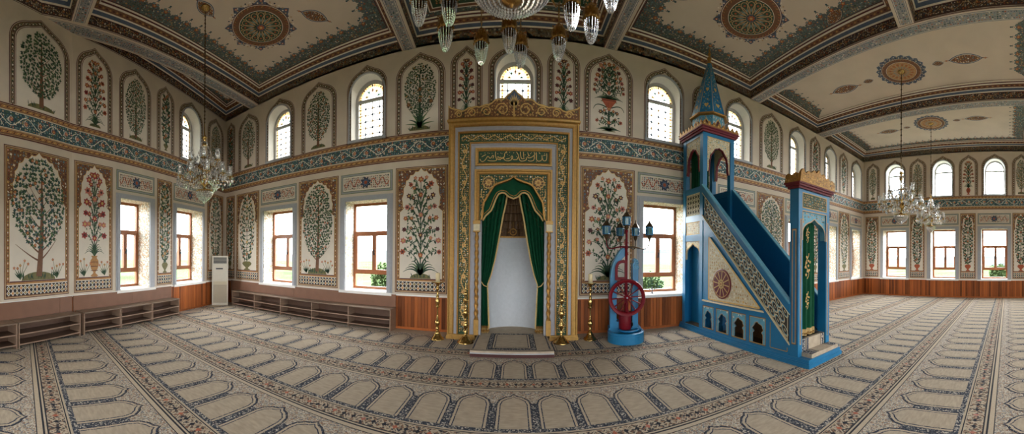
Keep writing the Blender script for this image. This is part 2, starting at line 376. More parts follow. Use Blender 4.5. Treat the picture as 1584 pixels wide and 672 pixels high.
def bush(p,c,z0,w,h,l,rng,tiers=5,fl=('rust','red','pink'),fs=.07,base='blades',vase=False,spread=1.,lm=('green','green','green2'),seedy=True):
    """symmetric flowering plant: stem, arching side stems with blossoms, leaves, long blades at the base"""
    zb=z0
    if vase:
        vh=h*.2; vw=w*.2
        prof=[(.55,0),(.9,.05),(.3,.16),(.25,.22),(.75,.38),(1,.6),(.9,.78),(.5,.9),(.75,1)]
        p.poly([(c+vw*a,z0+vh*b) for a,b in prof]+[(c-vw*a,z0+vh*b) for a,b in prof[::-1]],'rust' if rng.random()<.5 else 'ochre',l+1)
        for b in (.3,.5,.7): p.ribbon([(c-vw*.8,z0+vh*b),(c+vw*.8,z0+vh*b)],.012,'maroon',l+2)
        zb=z0+vh
    else:
        mound(p,c,z0,w*.26,h*.05,l,'olive',rng); zb=z0+h*.035
    H=z0+h-zb
    p.ribbon([(c,zb),(c,zb+H*.93)],(.028,.014),'green',l+1)
    if base=='blades':
        for sg in (-1,1):
            for q in range(5):
                L=w*(.16+.07*q)*spread; p.ribbon(bez((c,zb),(c+sg*L*.45,zb+H*(.20-.025*q)),(c+sg*L,zb+H*(.16-.034*q))),(w*.055,.006),lm[q%len(lm)],l+2)
    for i in range(tiers):
        f=(i+.6)/tiers; b=zb+H*(.12+.70*f); up=H*.17
        for sg in (-1,1):
            L=w*.46*(1-.50*f**1.6)*spread
            tip=(c+sg*L,b+up*(.25+.5*f))
            st=bez((c,b-up*.55),(c+sg*L*.5,b+up*.55),tip)
            p.ribbon(st,(.020,.010),'green',l+1)
            for q in range(2,8):
                a,z=st[q]; t=PI/2*rng.choice((-1,1))+rng.uniform(-.6,.6); p.leaf(a,z,t,w*.105,w*.045,lm[rng.randrange(len(lm))],l+2)
            p.flower(tip[0],tip[1],fs*rng.uniform(.85,1.15),fl[(i)%len(fl)],'gold_paint' if i%2 else 'maroon',l+4,6,rng.random())
            mid=bez((c,b-up*.2),(c+sg*L*.35,b+up*.9),(c+sg*L*.55,b+up*1.1))
            p.ribbon(mid,(.016,.008),'green',l+1)
            for q in range(2,8): p.leaf(mid[q][0],mid[q][1],rng.uniform(0,2*PI),w*.09,w*.04,lm[rng.randrange(len(lm))],l+2)
            p.flower(mid[-1][0],mid[-1][1],fs*.72,fl[(i+1)%len(fl)],'gold_paint',l+4,5,rng.random())
        if i%2==0: p.flower(c,b+up*.1,fs*.9,fl[i%len(fl)],'gold_paint',l+5,6)
    p.flower(c,zb+H*.95,fs*1.1,fl[0],'gold_paint',l+5,6)
    for i in range(int(60*h*w)):
        a=c+rng.uniform(-.42,.42)*w*(1-.3*rng.random()); z=zb+H*rng.uniform(.15,.95)
        if abs(a-c)>w*.47*(1.05-.55*(z-zb)/H): continue
        t=rng.uniform(0,2*PI); p.leaf(a,z,t,.065,.028,lm[rng.randrange(len(lm))],l+2)
def column_vine(p,c,z0,w,h,l,rng,fl=('rust','slate','red'),vase=True,pot='olive'):
    """tall narrow vine of leaves and blossoms rising from a little vase"""
    zb=z0
    if vase:
        for a,b in ((.35,0),): pass
        vh=min(h*.12,.3); vw=w*.32
        prof=[(.6,0),(.7,.06),(.25,.2),(.3,.3),(.9,.62),(1,.8),(.6,1)]
        p.poly([(c+vw*a,z0+vh*b) for a,b in prof]+[(c-vw*a,z0+vh*b) for a,b in prof[::-1]],pot,l+1); zb=z0+vh
    else: mound(p,c,z0,w*.35,.06,l,'olive',rng)
    H=z0+h-zb; n=int(H/.118); p.ribbon([(c,zb),(c,zb+H*.97)],(.022,.012),'green',l+1)
    for i in range(n):
        f=i/n; b=zb+H*(f+.03); ww=w/2*min(1,.55+2*f)*(1 if f<.6 else 1-(f-.6)*1.7)
        for sg in (-1,1):
            st=bez((c,b),(c+sg*ww*.6,b),(c+sg*ww*.8,b+.11),5); p.ribbon(st,(.014,.008),'green',l+1)
            for q in range(1,6): p.leaf(st[q][0],st[q][1],rng.uniform(0,2*PI),.10,.046,('green','green2','green')[q%3],l+2)
            p.leaf(c+sg*ww*.35,b,PI/2-sg*.9,.11,.05,'green',l+2); p.leaf(c+sg*ww*.85,b+.04,PI/2-sg*.5,.10,.045,'green',l+2)
            if (i+(sg>0))%2==0: p.flower(c+sg*ww*.75,b+.11,.045,fl[i%len(fl)],'gold_paint',l+3,5)
        if i%3==1: p.flower(c,b+.05,.055,fl[(i//3)%len(fl)],'gold_paint',l+4,6)
    p.flower(c,zb+H*.97,.045,fl[0],'gold_paint',l+4,5)
def small_plants(p,c,z0,w,l,rng):
    for sg in (-1,1):
        x=c+sg*w
        for q in range(5):
            t=PI/2+(q-2)*.28; L=rng.uniform(.2,.36); e=(x+math.cos(t)*L,z0+.03+math.sin(t)*L)
            p.ribbon([(x,z0+.02),e],(.012,.008),'green2',l+1); p.flower(e[0],e[1],.032,('rust','pink','ochre')[q%3],'gold_paint',l+2,5)
            p.leaf(x,z0+.03,t+.25,.17,.03,'green',l+1)

# ------------------------------------------------------------------ painted wall panels
RG=random.Random(7)
PAL_BR=['white','teal2','rust','gold_paint','tan','slate','maroon']
PAL_TE=['white','teal2','rust','green2','white','tan','gold_paint']
def lower_panel(W,name,s0,s1,plant,label,z0=.785,z1=3.5):
    p=Paint(W['fn']); rng=random.Random(hash(name+str(round(s0,2)))%9999 if False else int(abs(s0)*977)+3)
    w=s1-s0; c=(s0+s1)/2; nar=w<.8; q=.55 if nar else 1.
    p.rect(s0,z0,s1,z1,'maroon',0); p.rect(s0+.014,z0+.014,s1-.014,z1-.014,'tan',1)
    p.rect(s0+.035*q,z0+.035,s1-.035*q,z1-.035,'maroon',2); p.rect(s0+.048*q,z0+.045,s1-.048*q,z1-.048,'ochre',3)
    i0,i1=s0+.05*q,s1-.05*q
    # strip of interlace at the foot
    sb=z0+.05; st=sb+.19
    p.rect(i0,sb,i1,st,'black',4)
    n=max(2,int((i1-i0)/.085)); d=(i1-i0)/n
    for j in range(2):
        for i in range(n):
            a=i0+(i+.5)*d; b=sb+.19*(.27+.46*j)
            p.poly([(a-d*.5,b),(a,b+.05),(a+d*.5,b),(a,b-.05)],'white',5); p.poly([(a-d*.34,b),(a,b+.034),(a+d*.34,b),(a,b-.034)],('teal','rust','green','maroon')[(i+j*2)%4],6)
            p.disc(a,b,.016,'gold_paint',7,5)
    p.rect(i0,st,i1,st+.014,'white',5); p.rect(i0,st+.014,i1,st+.05,'ochre',5); p.rect(i0,st+.05,i1,st+.06,'maroon',5)
    # ornamented spandrels
    zf=st+.06; bw=.062*q
    zs=2.62 if not nar else 2.85; top=3.43
    fw=(i1-i0)/2-bw
    p.rect(i0,zs-.12,i1,z1-.05,'brown',4)
    p.fill(i0+.01,zs-.10,i1-.01,z1-.06,.062 if not nar else .05,PAL_BR,6,rng)
    p.frame(i0,zs-.12,i1,z1-.05,.012,'gold_paint',7)
    for sg in (-1,1):
        x=c+sg*(fw+bw/2+.004); p.beads([(x,zf+.02),(x,zs-.1)],.045,.036,.022,('maroon','white','green'),6)
    def fld(g): return cusped(c,fw+g,zf-(.0 if g else 0),zs,top+g*1.3,lobes=11 if not nar else 7,n=44 if not nar else 28)
    p.poly(fld(.022 if not nar else .012),'maroon',8); p.poly(fld(.012 if not nar else .007),'gold_paint',9); p.poly(fld(0),'field',10)
    p.rect(c-fw,zf,c+fw,zf+.012,'maroon',11)
    plant(p,c,zf+.015,fw*2,top-zf-.12,11,rng)
    o=p.build('painted_panel',W['obj']); o['label']=label; return o
def over_panel(W,s0,s1,z0=3.03,z1=3.49):
    p=Paint(W['fn']); rng=random.Random(int(abs(s0)*877)+5)
    p.rect(s0,z0,s1,z1,'green2',0); p.rect(s0+.012,z0+.012,s1-.012,z1-.012,'grey',1); p.rect(s0+.05,z0+.05,s1-.05,z1-.05,'green2',2)
    p.rect(s0+.062,z0+.062,s1-.062,z1-.062,'field',3); p.rect(s0+.085,z0+.085,s1-.085,z1-.085,'cream',4)
    a0,a1,b0,b1=s0+.09,s1-.09,z0+.09,z1-.09; c=(a0+a1)/2; zc=(b0+b1)/2; hh=(b1-b0)/2
    p.fill(a0,b0,a1,b1,.05,['navy','teal','rust','maroon','brown','green','navy','slate'],5,rng)
    for sg in (-1,1): p.ribbon([(c+sg*(hh+(a1-c-hh)*t/16),zc+hh*.6*math.sin(2*PI*t/8)) for t in range(17)],.02,'rust',6)
    p.flower(c,zc,hh*1.05,'navy','slate',7,8); p.flower(c,zc,hh*.72,'slate','navy',8,8); p.disc(c,zc,hh*.3,'rust',10)
    o=p.build('painted_panel',W['obj']); o['label']='small horizontal ornament panel above a window'; return o
def arch_band(p,c,w,zb,top,l,fieldm=None,open_w=None):
    hh=min(.46,w*.95); tip=.085; zs=top-hh-tip
    def ol(g): return [(c-w+g,zb)]+arch(c,w-g,zs,hh-g*.8,tip-g*.12)+[(c+w-g,zb)]
    p.strip(ol(0),ol(.014),'maroon',1); p.strip(ol(.026),ol(.030+.012),'brown',1)
    g1=.042; g2=.105 if w>.3 else .085
    p.strip(ol(g1),ol(g2),'crown_band',1); mid=ol((g1+g2)/2)
    p.beads(mid,.040,.034,.030,('maroon','white','green','tan'),2)
    for gg in (.3,.7): p.beads(ol(g1+(g2-g1)*gg),.03,.016,.012,('tan','maroon','white'),3)
    p.strip(ol(g2),ol(g2+.012),'maroon',2)
    if fieldm:
        p.poly(ol(g2+.03),'maroon',3); p.poly(ol(g2+.04),fieldm,4)
    return g2+.04,zs,hh
def upper_panel(W,s0,s1,plant,label,zb=4.235,top=5.94):
    p=Paint(W['fn']); c=(s0+s1)/2; w=(s1-s0)/2; rng=random.Random(int(abs(s0)*577)+11)
    g,zs,hh=arch_band(p,c,w,zb,top,0,'field')
    plant(p,c,zb+.04,(w-g)*2*.9,top-zb-.3,6,rng)
    o=p.build('painted_niche',W['obj']); o['label']=label; return o

# ------------------------------------------------------------------ walls
D=6.4
def make_wall(az,d,s0,s1,name,holes,label,ztop=6.75,thick=.5,revmats=None):
    n=(math.sin(az),math.cos(az)); t=(math.cos(az),-math.sin(az))
    def fn(s,z,h): return (n[0]*(d-h)+t[0]*s,n[1]*(d-h)+t[1]*s,z)
    bm=bmesh.new(); mb=MB()
    def loop(pts):
        vs=[bm.verts.new(fn(a,b,0)) for a,b in pts]
        return [bm.edges.new((vs[i],vs[(i+1)%len(vs)])) for i in range(len(vs))]
    E=loop([(s0,-.02),(s1,-.02),(s1,ztop),(s0,ztop)])
    for hpts,_ in holes: E+=loop(hpts)
    r=bmesh.ops.triangle_fill(bm,use_beauty=True,edges=E,normal=Vector((-n[0],-n[1],0)))
    bm.verts.index_update(); off=len(mb.v); mb.v.extend(tuple(v.co) for v in bm.verts)
    for f in bm.faces: mb.f.append(tuple(off+v.index for v in f.verts)); mb.m.append(mb.mi(K['cream'])); mb.s.append(False)
    bm.free()
    for hpts,kind in holes:
        N=len(hpts)
        for i in range(N):
            a,b=hpts[i],hpts[(i+1)%N]; side=abs(a[0]-b[0])<1e-4 or b[1]>1.5 and a[1]>1.5
            m=K['reveal'] if kind=='low' and (side) else K['plaster']
            e=thick if kind=='low' else .4
            mb.face((fn(*a,0),fn(*b,0),fn(*b,-e),fn(*a,-e)),m)
    o=mb.build(name); struct(o,label)
    return {'fn':fn,'obj':o,'n':n,'t':t,'s0':s0,'s1':s1,'d':d,'az':az}
def rect_hole(s0,s1,z0=.76,z1=2.85): return ([(s0,z0),(s1,z0),(s1,z1),(s0,z1)],'low')
def arch_pts(c,w,z0,zs,hh,n=10): return [(c-w,z0),(c+w,z0)]+[(c+w*math.cos(PI*i/(2*n)),zs+hh*math.sin(PI*i/(2*n))) for i in range(2*n+1)]
def arch_hole(c,w,z0=4.27,top=5.74): return (arch_pts(c,w,z0,top-w*1.05,w*1.05),'up')

WN=[0]; PORTALS=[]
def portal(W,s,z,w,h):
    L=bpy.data.lights.new('daylight_portal','AREA'); L.shape='RECTANGLE'; L.size=w; L.size_y=h; L.cycles.is_portal=True
    o=bpy.data.objects.new('daylight_portal',L); COL.objects.link(o); o.location=W['fn'](s,z,-.52)
    n=Vector((W['n'][0],W['n'][1],0)); o.rotation_euler=(-n).to_track_quat('-Z','Y').to_euler(); PORTALS.append(o)
def low_window(W,s0,s1,o0,o1,label,z0=.76,z1=2.85,port=True,detail=True):
    """wood framed window in a deep opening with a grey moulded surround and a white sill"""
    WN[0]+=1; fn=W['fn']
    root=bpy.data.objects.new('window_%d'%WN[0],None); COL.objects.link(root); struct(root,label)
    root.location=fn((s0+s1)/2,z0,0); M=Matrix.Translation(root.location)
    def put(mb,name,par=None):
        o=mb.build(name); o.parent=par or root; o.matrix_parent_inverse=Matrix.Translation(-Vector(root.location)) if par is None else Matrix(); return o
    mb=MB()      # grey surround: three stepped mouldings
    zt=2.96; zb=.715
    for (e,h) in ((0,.018),(.04,.035),(.085,.02)):
        a0,a1,t=s0+e,s1-e,zt-e; i0,i1,it=o0-.0,o1+.0,z1
        if e: i0,i1,it=o0,o1,z1
        mb.prism([(a0,zb),(i0,zb),(i0,it),(i1,it),(i1,zb),(a1,zb),(a1,t),(a0,t)],(-.01,h),K['mould'],fn)
    put(mb,'window_surround')
    mb=MB(); mb.prism([(s0,.70),(s1,.70),(s1,z0),(s0,z0)],(-.01,.06),K['plaster'],fn); mb.prism([(o0,.72),(o1,.72),(o1,z0+.012),(o0,z0+.012)],(-.5,.0),K['plaster'],fn); put(mb,'window_sill')
    d0,d1=-.47,-.40; fw=.062; zt1=z0+.012
    mb=MB()
    for r in ((o0,zt1,o0+fw,z1),(o1-fw,zt1,o1,z1),(o0+fw,zt1,o1-fw,zt1+fw),(o0+fw,z1-fw,o1-fw,z1)): mb.prism([(r[0],r[1]),(r[2],r[1]),(r[2],r[3]),(r[0],r[3])],(d0,d1),K['frame_wood'],fn)
    za,zb2=1.16,2.14; c=o0+(o1-o0)*.53
    for z in (za,zb2): mb.prism([(o0+fw,z-.03),(o1-fw,z-.03),(o1-fw,z+.03),(o0+fw,z+.03)],(d0,d1),K['frame_wood'],fn)
    frame=put(mb,'window_frame')
    for a0,a1 in ((o0+fw,c),(c,o1-fw)):
        mb=MB(); t=.052
        for r in ((a0,za+.03,a0+t,zb2-.03),(a1-t,za+.03,a1,zb2-.03),(a0+t,za+.03,a1-t,za+.03+t),(a0+t,zb2-.03-t,a1-t,zb2-.03)): mb.prism([(r[0],r[1]),(r[2],r[1]),(r[2],r[3]),(r[0],r[3])],(d0+.01,d1+.015),K['frame_wood'],fn)
        sash=put(mb,'sash')
        mb=MB(); mb.face([fn(a,b,d0+.03) for a,b in ((a0+t,za+.03+t),(a1-t,za+.03+t),(a1-t,zb2-.03-t),(a0+t,zb2-.03-t))],K['glass']); g=mb.build('pane'); g.parent=sash
    mb=MB(); mb.box(-.012,-.012,-.03,.012,.012,.03,K['chrome']); mb.box(-.009,-.03,.0,.009,-.012,.10,K['chrome'])
    hd=mb.build('handle'); hd.parent=root; hd.location=Vector(fn(c,1.62,d1+.03))-Vector(root.location); hd.rotation_euler=(0,0,-W['az'])
    for r in ((o0+fw,zt1+fw,o1-fw,za-.03),(o0+fw,zb2+.03,o1-fw,z1-fw)):
        mb=MB(); mb.face([fn(a,b,d0+.03) for a,b in ((r[0],r[1]),(r[2],r[1]),(r[2],r[3]),(r[0],r[3]))],K['glass']); put(mb,'pane')
    if port: portal(W,(o0+o1)/2,(z0+z1)/2,o1-o0,z1-z0)
    return root
def up_window(W,s0,s1,c,w,label,leaded=True,z0=4.27,top=5.74,port=True):
    """round-headed upper window: painted band around it, grey inner moulding, thin frame and leaded panes"""
    WN[0]+=1; fn=W['fn']
    root=bpy.data.objects.new('window_%d'%WN[0],None); COL.objects.link(root); struct(root,label); root.location=fn(c,z0,0)
    inv=Matrix.Translation(-Vector(root.location))
    def put(mb,name):
        o=mb.build(name); o.parent=root; o.matrix_parent_inverse=inv; return o
    p=Paint(fn); arch_band(p,(s0+s1)/2,(s1-s0)/2,4.19,5.95,0); p.rect(s0,4.18,s1,4.195,'maroon',1); put(p.mb,'painted_band')
    zs=top-w*1.05
    def ring(g,gz): return [(c-w-g,z0-gz)]+[(c-(w+g)*math.cos(PI*i/24),zs+(w*1.05+g)*math.sin(PI*i/24)) for i in range(25)]+[(c+w+g,z0-gz)]
    mb=MB(); A,B=ring(.03,.03),ring(0,.0)
    mb.grid([[fn(a,b,.0) for a,b in ring(.045,.045)],[fn(a,b,.03) for a,b in ring(.035,.035)],[fn(a,b,.03) for a,b in ring(.012,.012)],[fn(a,b,-.02) for a,b in B]],K['mould'],sm=False)
    mb.prism([(c-w-.05,z0-.06),(c+w+.05,z0-.06),(c+w+.05,z0),(c-w-.05,z0)],(-.02,.035),K['mould'],fn); put(mb,'window_surround')
    d0,d1=-.34,-.28; f=.068
    mb=MB(); O,I=ring(0,0),ring(-f,-f)
    mb.grid([[fn(a,b,d0) for a,b in I],[fn(a,b,d1) for a,b in I],[fn(a,b,d1) for a,b in O],[fn(a,b,d0) for a,b in O]],K['upframe'],sm=False,cv=True)
    mb.prism([(c-w,z0),(c+w,z0),(c+w,z0+f),(c-w,z0+f)],(d0,d1),K['upframe'],fn)
    mb.prism([(c-w+f,zs-.03),(c+w-f,zs-.03),(c+w-f,zs+.03),(c-w+f,zs+.03)],(d0,d1),K['upframe'],fn); put(mb,'window_frame')
    gm=K['stain'] if leaded else K['glass']
    mb=MB(); mb.face([fn(a,b,d0+.02) for a,b in ((c-w+f,z0+f),(c+w-f,z0+f),(c+w-f,zs-.03),(c-w+f,zs-.03))],gm); put(mb,'pane')
    head=[(c-(w-f)*math.cos(PI*i/24),zs+.03+(w*1.05-f-.03)*math.sin(PI*i/24)) for i in range(25)]
    mb=MB(); mb.face([fn(a,b,d0+.02) for a,b in head],gm); put(mb,'arched_pane')
    if leaded:
        p=Paint(fn,base=d0+.024,step=.002)
        wi=w-f; nx=4; nz=6
        for i in range(1,nx): x=c-wi+2*wi*i/nx; p.rect(x-.009,z0+f,x+.009,zs-.03,'came',0)
        for j in range(1,nz): z=z0+f+(zs-.03-z0-f)*j/nz; p.rect(c-wi,z-.009,c+wi,z+.009,'came',0)
        for i in range(1,nx):
            for j in range(1,nz): p.disc(c-wi+2*wi*i/nx,z0+f+(zs-.03-z0-f)*j/nz,.03,'amber' if (i+j)%2 else 'slate',1,6)
        for sg in (-1,1):
            x=c+sg*(wi-.045); p.rect(x-.03,z0+f,x+.03,zs-.03,'amber',1); p.beads([(x,z0+f),(x,zs-.03)],.075,.06,.045,('came','amber','rose_glass'),2)
        hr=[(c-(wi-.045)*math.cos(PI*i/20),zs+.05+(w*1.05-f-.09)*math.sin(PI*i/20)) for i in range(21)]
        p.strip([(c-(wi)*math.cos(PI*i/20),zs+.03+(w*1.05-f-.03)*math.sin(PI*i/20)) for i in range(21)],[(c-(wi-.09)*math.cos(PI*i/20),zs+.05+(w*1.05-f-.14)*math.sin(PI*i/20)) for i in range(21)],'amber',1); p.beads(hr,.06,.06,.06,('came','rose_glass','teal_glass','amber'),2)
        for i in range(5):
            t=PI*(i+.5)/5; p.ribbon([(c-(wi-.1)*.25*math.cos(t),zs+.06+wi*.2*math.sin(t)),(c-(wi-.1)*math.cos(t),zs+.03+(w*1.05-f-.12)*math.sin(t))],.014,'came',0)
            p.flower(c-(wi-.1)*.62*math.cos(t),zs+.04+(wi)*.55*math.sin(t),.06,('amber','teal_glass','rose_glass')[i%3],'came',1,5)
        put(p.mb,'lead_came')
    if port: portal(W,c,(z0+top)/2,2*w,top-z0)
    return root
def frieze(W,s0,s1):
    """broad teal band of scrolls between rope borders, half way up the wall"""
    p=Paint(W['fn']); rng=random.Random(int(abs(s0)*31)+int(abs(s1)*17))
    p.rect(s0,3.645,s1,4.225,'tan',0)
    for a,b,m in ((4.205,4.225,'maroon'),(4.185,4.192,'maroon'),(3.645,3.668,'maroon'),(3.68,3.688,'maroon')): p.rect(s0,a,s1,b,m,1)
    for zc in (4.155,3.725):
        p.rect(s0,zc-.026,s1,zc+.026,'ochre',1); p.rect(s0,zc-.034,s1,zc-.026,'maroon',1); p.rect(s0,zc+.026,s1,zc+.034,'maroon',1)
        for i in range(int((s1-s0)/.07)): p.leaf(s0+i*.07,zc-.02,.6,.07,.022,'gold_paint' if i%2 else 'maroon',2)
    p.rect(s0,3.785,s1,4.105,'white',1); p.rect(s0,3.795,s1,4.095,'teal',2)
    p.fill(s0,3.80,s1,4.09,.05,['white','teal2','tan','green2','teal2','navy','rust','white'],3,rng)
    p.scroll(s0,s1,3.8,4.09,.62,5,rng,w=.014)
    o=p.build('painted_frieze',W['obj']); return o
def wainscot(W,segs,s0,s1,name,label):
    mb=MB(); fn=W['fn']; x=s0; i=0
    mb.prism([(s0,.0),(s1,.0),(s1,.70),(s0,.70)],(-.005,.004),K['rackdark_'] if 0 else K['groove'],fn)
    while x<s1-.02:
        e=min(x+.075,s1)
        mb.prism([(x,.0),(e-.006,.0),(e-.006,.70),(x,.70)],(.002,.02),K['plank'],fn); x=e; i+=1
    mb.prism([(s0,.0),(s1,.0),(s1,.05),(s0,.05)],(.0,.03),K['plank'],fn)
    mb.prism([(s0,.70),(s1,.70),(s1,.715),(s0,.715)],(-.01,.035),K['plank'],fn)
    mb.prism([(s0,.715),(s1,.715),(s1,.745),(s0,.745)],(-.01,.022),K['plaster'],fn)
    o=mb.build(name); struct(o,label); return o

# front wall (with the prayer niche), left wall in two leaves, right wall, rear wall
FLOW=[(-6.75,-5.35,-6.62,-5.48),(-3.99,-2.635,-3.845,-2.765),(2.61,3.955,2.755,3.815),(4.8,6.14,4.93,6.0),(7.42,8.76,7.56,8.62),(9.36,10.61,9.48,10.49),(11.60,12.68,11.72,12.56)]
FUP=[(-6.05,-6.56,-5.45,.44),(-3.31,-3.83,-2.795,.435),(-.03,-.585,.525,.39),(3.27,2.755,3.79,.435),(5.525,5.03,6.02,.415),(8.045,7.58,8.51,.39),(10.07,9.61,10.53,.385),(12.2,11.68,12.72,.43)]
def inner_c(s): return s
holes=[rect_hole(a[2],a[3]) for a in FLOW]+[arch_hole(a[0],a[3]) for a in FUP]
holes.append(([(-.70,.0),(.61,.0),(.61,2.6),(.3,3.1),(-.045,3.2),(-.39,3.1),(-.70,2.6)],'niche'))
WF=make_wall(0,D,-8.483,12.9,'wall_front',holes,'cream painted wall around the prayer niche')
LA2=(-152.68-796.81)/485.3; LD2=5.452; LA1=(-238.36-796.81)/485.3; LD1=4.787
RL2=[(4.445,5.69,4.555,5.51),(6.41,7.88,6.53,7.76)]
WL2=make_wall(LA2,LD2,3.262,9.15,'wall_left',[rect_hole(a[2],a[3]) for a in RL2]+[arch_hole(7.2,.42)],'cream painted left wall, window end')
WL1=make_wall(LA1,LD1,-4.6,4.20,'wall_left_rear',[rect_hole(1.16,2.36),rect_hole(-1.4,-.2),arch_hole(1.0,.42),arch_hole(-1.2,.42)],'cream painted left wall, near end')
RLOW=[(-5.553,-4.215,-5.42,-4.35),(-3.405,-2.042,-3.24,-2.19),(-1.258,.13,-1.10,-.02),(.95,2.31,1.09,2.17),(3.1,4.45,3.25,4.3)]
RUP=[(-4.877,-5.387,-4.367,.415),(-2.737,-3.266,-2.208,.41),(-.55,-1.098,-.003,.42),(1.62,1.09,2.15,.41),(3.78,3.25,4.31,.41)]
WR=make_wall(PI/2,12.9,-6.4,6.0,'wall_right',[rect_hole(a[2],a[3]) for a in RLOW]+[arch_hole(a[0],a[3]) for a in RUP],'far right wall with three rows of daylight')
BW=[(-11.6+2.35*i,) for i in range(6)]  # unseen rear windows, added to bring more daylight into the hall
WB=make_wall(PI,6.0,-12.9,1.95,'wall_back',[rect_hole(a[0],a[0]+1.3) for a in BW]+[arch_hole(a[0]+.65,.55) for a in BW],'rear wall behind the viewer')

_lab=['first window left of the left rack end','window','window','window','window','window','window']
for i,a in enumerate(FLOW): low_window(WF,*a,label=['brown wood window above the long low shoe rack, near the corner','brown wood window just left of the flower panel beside the niche','brown wood window behind the lantern post','window hidden behind the stair pulpit tower','window seen between the pulpit stairs and its gate','window just right of the pulpit gate','last window of the niche wall, by the far corner'][i])
for i,a in enumerate(FUP): up_window(WF,a[1],a[2],a[0],a[3],label=['arched leaded window above the first lower window','arched leaded window left of the niche','arched leaded window above the niche crest','arched leaded window left of the pulpit spire','arched leaded window right of the pulpit spire','arched leaded window beyond the painted cypress','arched window above the pulpit gate crest','arched window beside the far corner'][i])
for i,a in enumerate(RL2): low_window(WL2,*a,label=['left wall window nearest the vase panel','left wall window nearest the air conditioner'][i])
up_window(WL2,6.64,7.78,7.2,.42,label='arched leaded window behind the left chandelier')
for a in ((1.04,2.48,1.16,2.36),(-1.52,-.08,-1.4,-.2)): low_window(WL1,*a,label='left wall window out of the frame')
for c in (1.0,-1.2): up_window(WL1,c-.52,c+.52,c,.42,label='left wall arched window out of the frame')
for i,a in enumerate(RLOW): low_window(WR,*a,label=['right wall window by the far corner','middle window of the right wall','right wall window nearest the frame edge','right wall window out of the frame','right wall window out of the frame'][i])
for i,a in enumerate(RUP): up_window(WR,a[1],a[2],a[0],a[3],leaded=False,label=['arched right wall window by the far corner','arched right wall window in the middle','arched right wall window nearest the frame edge','arched window out of the frame','arched window out of the frame'][i])
for a in BW: low_window(WB,a[0]-.1,a[0]+1.4,a[0],a[0]+1.3,label='unseen rear wall window added to let in daylight'); up_window(WB,a[0]+.05,a[0]+1.25,a[0]+.65,.55,leaded=False,label='unseen arched rear wall window added to let in daylight')

for W in (WF,WL2,WL1,WR): frieze(W,W['s0'],W['s1'])
# plants by panel
R_=random.Random
T=lambda **kw:(lambda p,c,z,w,h,l,r:crown_tree(p,c,z,w*.92,h,l,r,**kw))
B=lambda **kw:(lambda p,c,z,w,h,l,r:bush(p,c,z,w*.95,h,l,r,**kw))
V=lambda **kw:(lambda p,c,z,w,h,l,r:column_vine(p,c,z,w*.8,h,l,r,**kw))
def TP(p,c,z,w,h,l,r):
    crown_tree(p,c,z,w*.9,h,l,r,dense=.75,fruit=('rust',.1),lo=.28,curve=.2,lm=('green','green2','teal','green')); small_plants(p,c,z,w*.33,l+3,r)
def VP(p,c,z,w,h,l,r):
    bush(p,c,z,w*.72,h,l,r,tiers=6,fl=('red','pink','red'),fs=.085,vase=True)
    small_plants(p,c,z,w*.34,l+3,r)
lower_panel(WL1,'p',2.635,4.125,TP,'large fruit tree with brown trunk on a green mound')
lower_panel(WL2,'p',3.345,4.35,VP,'red flowers in an ochre vase')
lower_panel(WL2,'p',5.78,6.36,V(fl=('ochre','rust')),'narrow panel of green sprays between the two left windows')
lower_panel(WL2,'p',8.02,8.98,V(fl=('rust','slate'),pot='olive'),'dark leafy column behind the air conditioner')
lower_panel(WF,'p',-8.42,-7.97,V(),'slim corner panel beside the air conditioner')
lower_panel(WF,'p',-7.88,-6.81,V(fl=('rust','gold_paint','maroon')),'slender tree with a forked foot left of the first window')
def TP2(p,c,z,w,h,l,r):
    crown_tree(p,c,z,w*.86,h,l,r,dense=.9,fruit=('pink',.07),lo=.2,curve=.15,lm=('green','green','green2')); small_plants(p,c,z,w*.33,l+3,r)
lower_panel(WF,'p',-5.29,-4.05,TP2,'leafy tree between the two windows left of the niche')
FLW=dict(tiers=7,fl=('rust','pink','maroon'),fs=.068)
lower_panel(WF,'p',-2.575,-1.405,B(**FLW),'tall flowering plant left of the niche')
lower_panel(WF,'p',1.335,2.55,B(**FLW),'tall flowering plant behind the lantern post')
lower_panel(WF,'p',4.02,4.74,V(),'panel behind the pulpit tower')
lower_panel(WF,'p',6.19,7.38,T(lo=.2,fruit=('tan',.08),lm=('green','green2','teal')),'tree seen above the pulpit stairs')
lower_panel(WF,'p',8.80,9.33,V(),'narrow panel behind the pulpit gate'); lower_panel(WF,'p',10.66,11.56,V(fl=('tan','olive')),'green column right of the pulpit gate')
for a,b,l in ((-6.296,-5.65,'slim tree by the far corner'),(-4.157,-3.52,'flower column between corner window and middle window'),(-1.975,-1.339,'flower column in a red vase between right wall windows'),(.19,.87,'flower column at the frame edge')): lower_panel(WR,'p',a,b,V(fl=('red','slate','rust'),pot='rust'),l)
for W,L in ((WF,FLOW),(WL2,RL2),(WR,RLOW)):
    for a in L: over_panel(W,a[0]+.01,a[1]-.01)
def TB(p,c,z,w,h,l,r):
    crown_tree(p,c,z,w*.92,h,l,r,dense=1.1,lo=.24,fruit=('ochre',.04),trunk='green')
    for sg in (-1,1):
        for q in range(4): p.ribbon(bez((c,z+.05),(c+sg*.05,z+.3-.05*q),(c+sg*(.08+.08*q),z+.42-.09*q)),(.07,.008),('green','green2')[q%2],l+5)
    for a,b in ((0,.62),(0,.45),(-.34,.4),(.34,.42)): p.flower(c+a*w,z+h*b,.058,'brown','ochre',l+6,7)
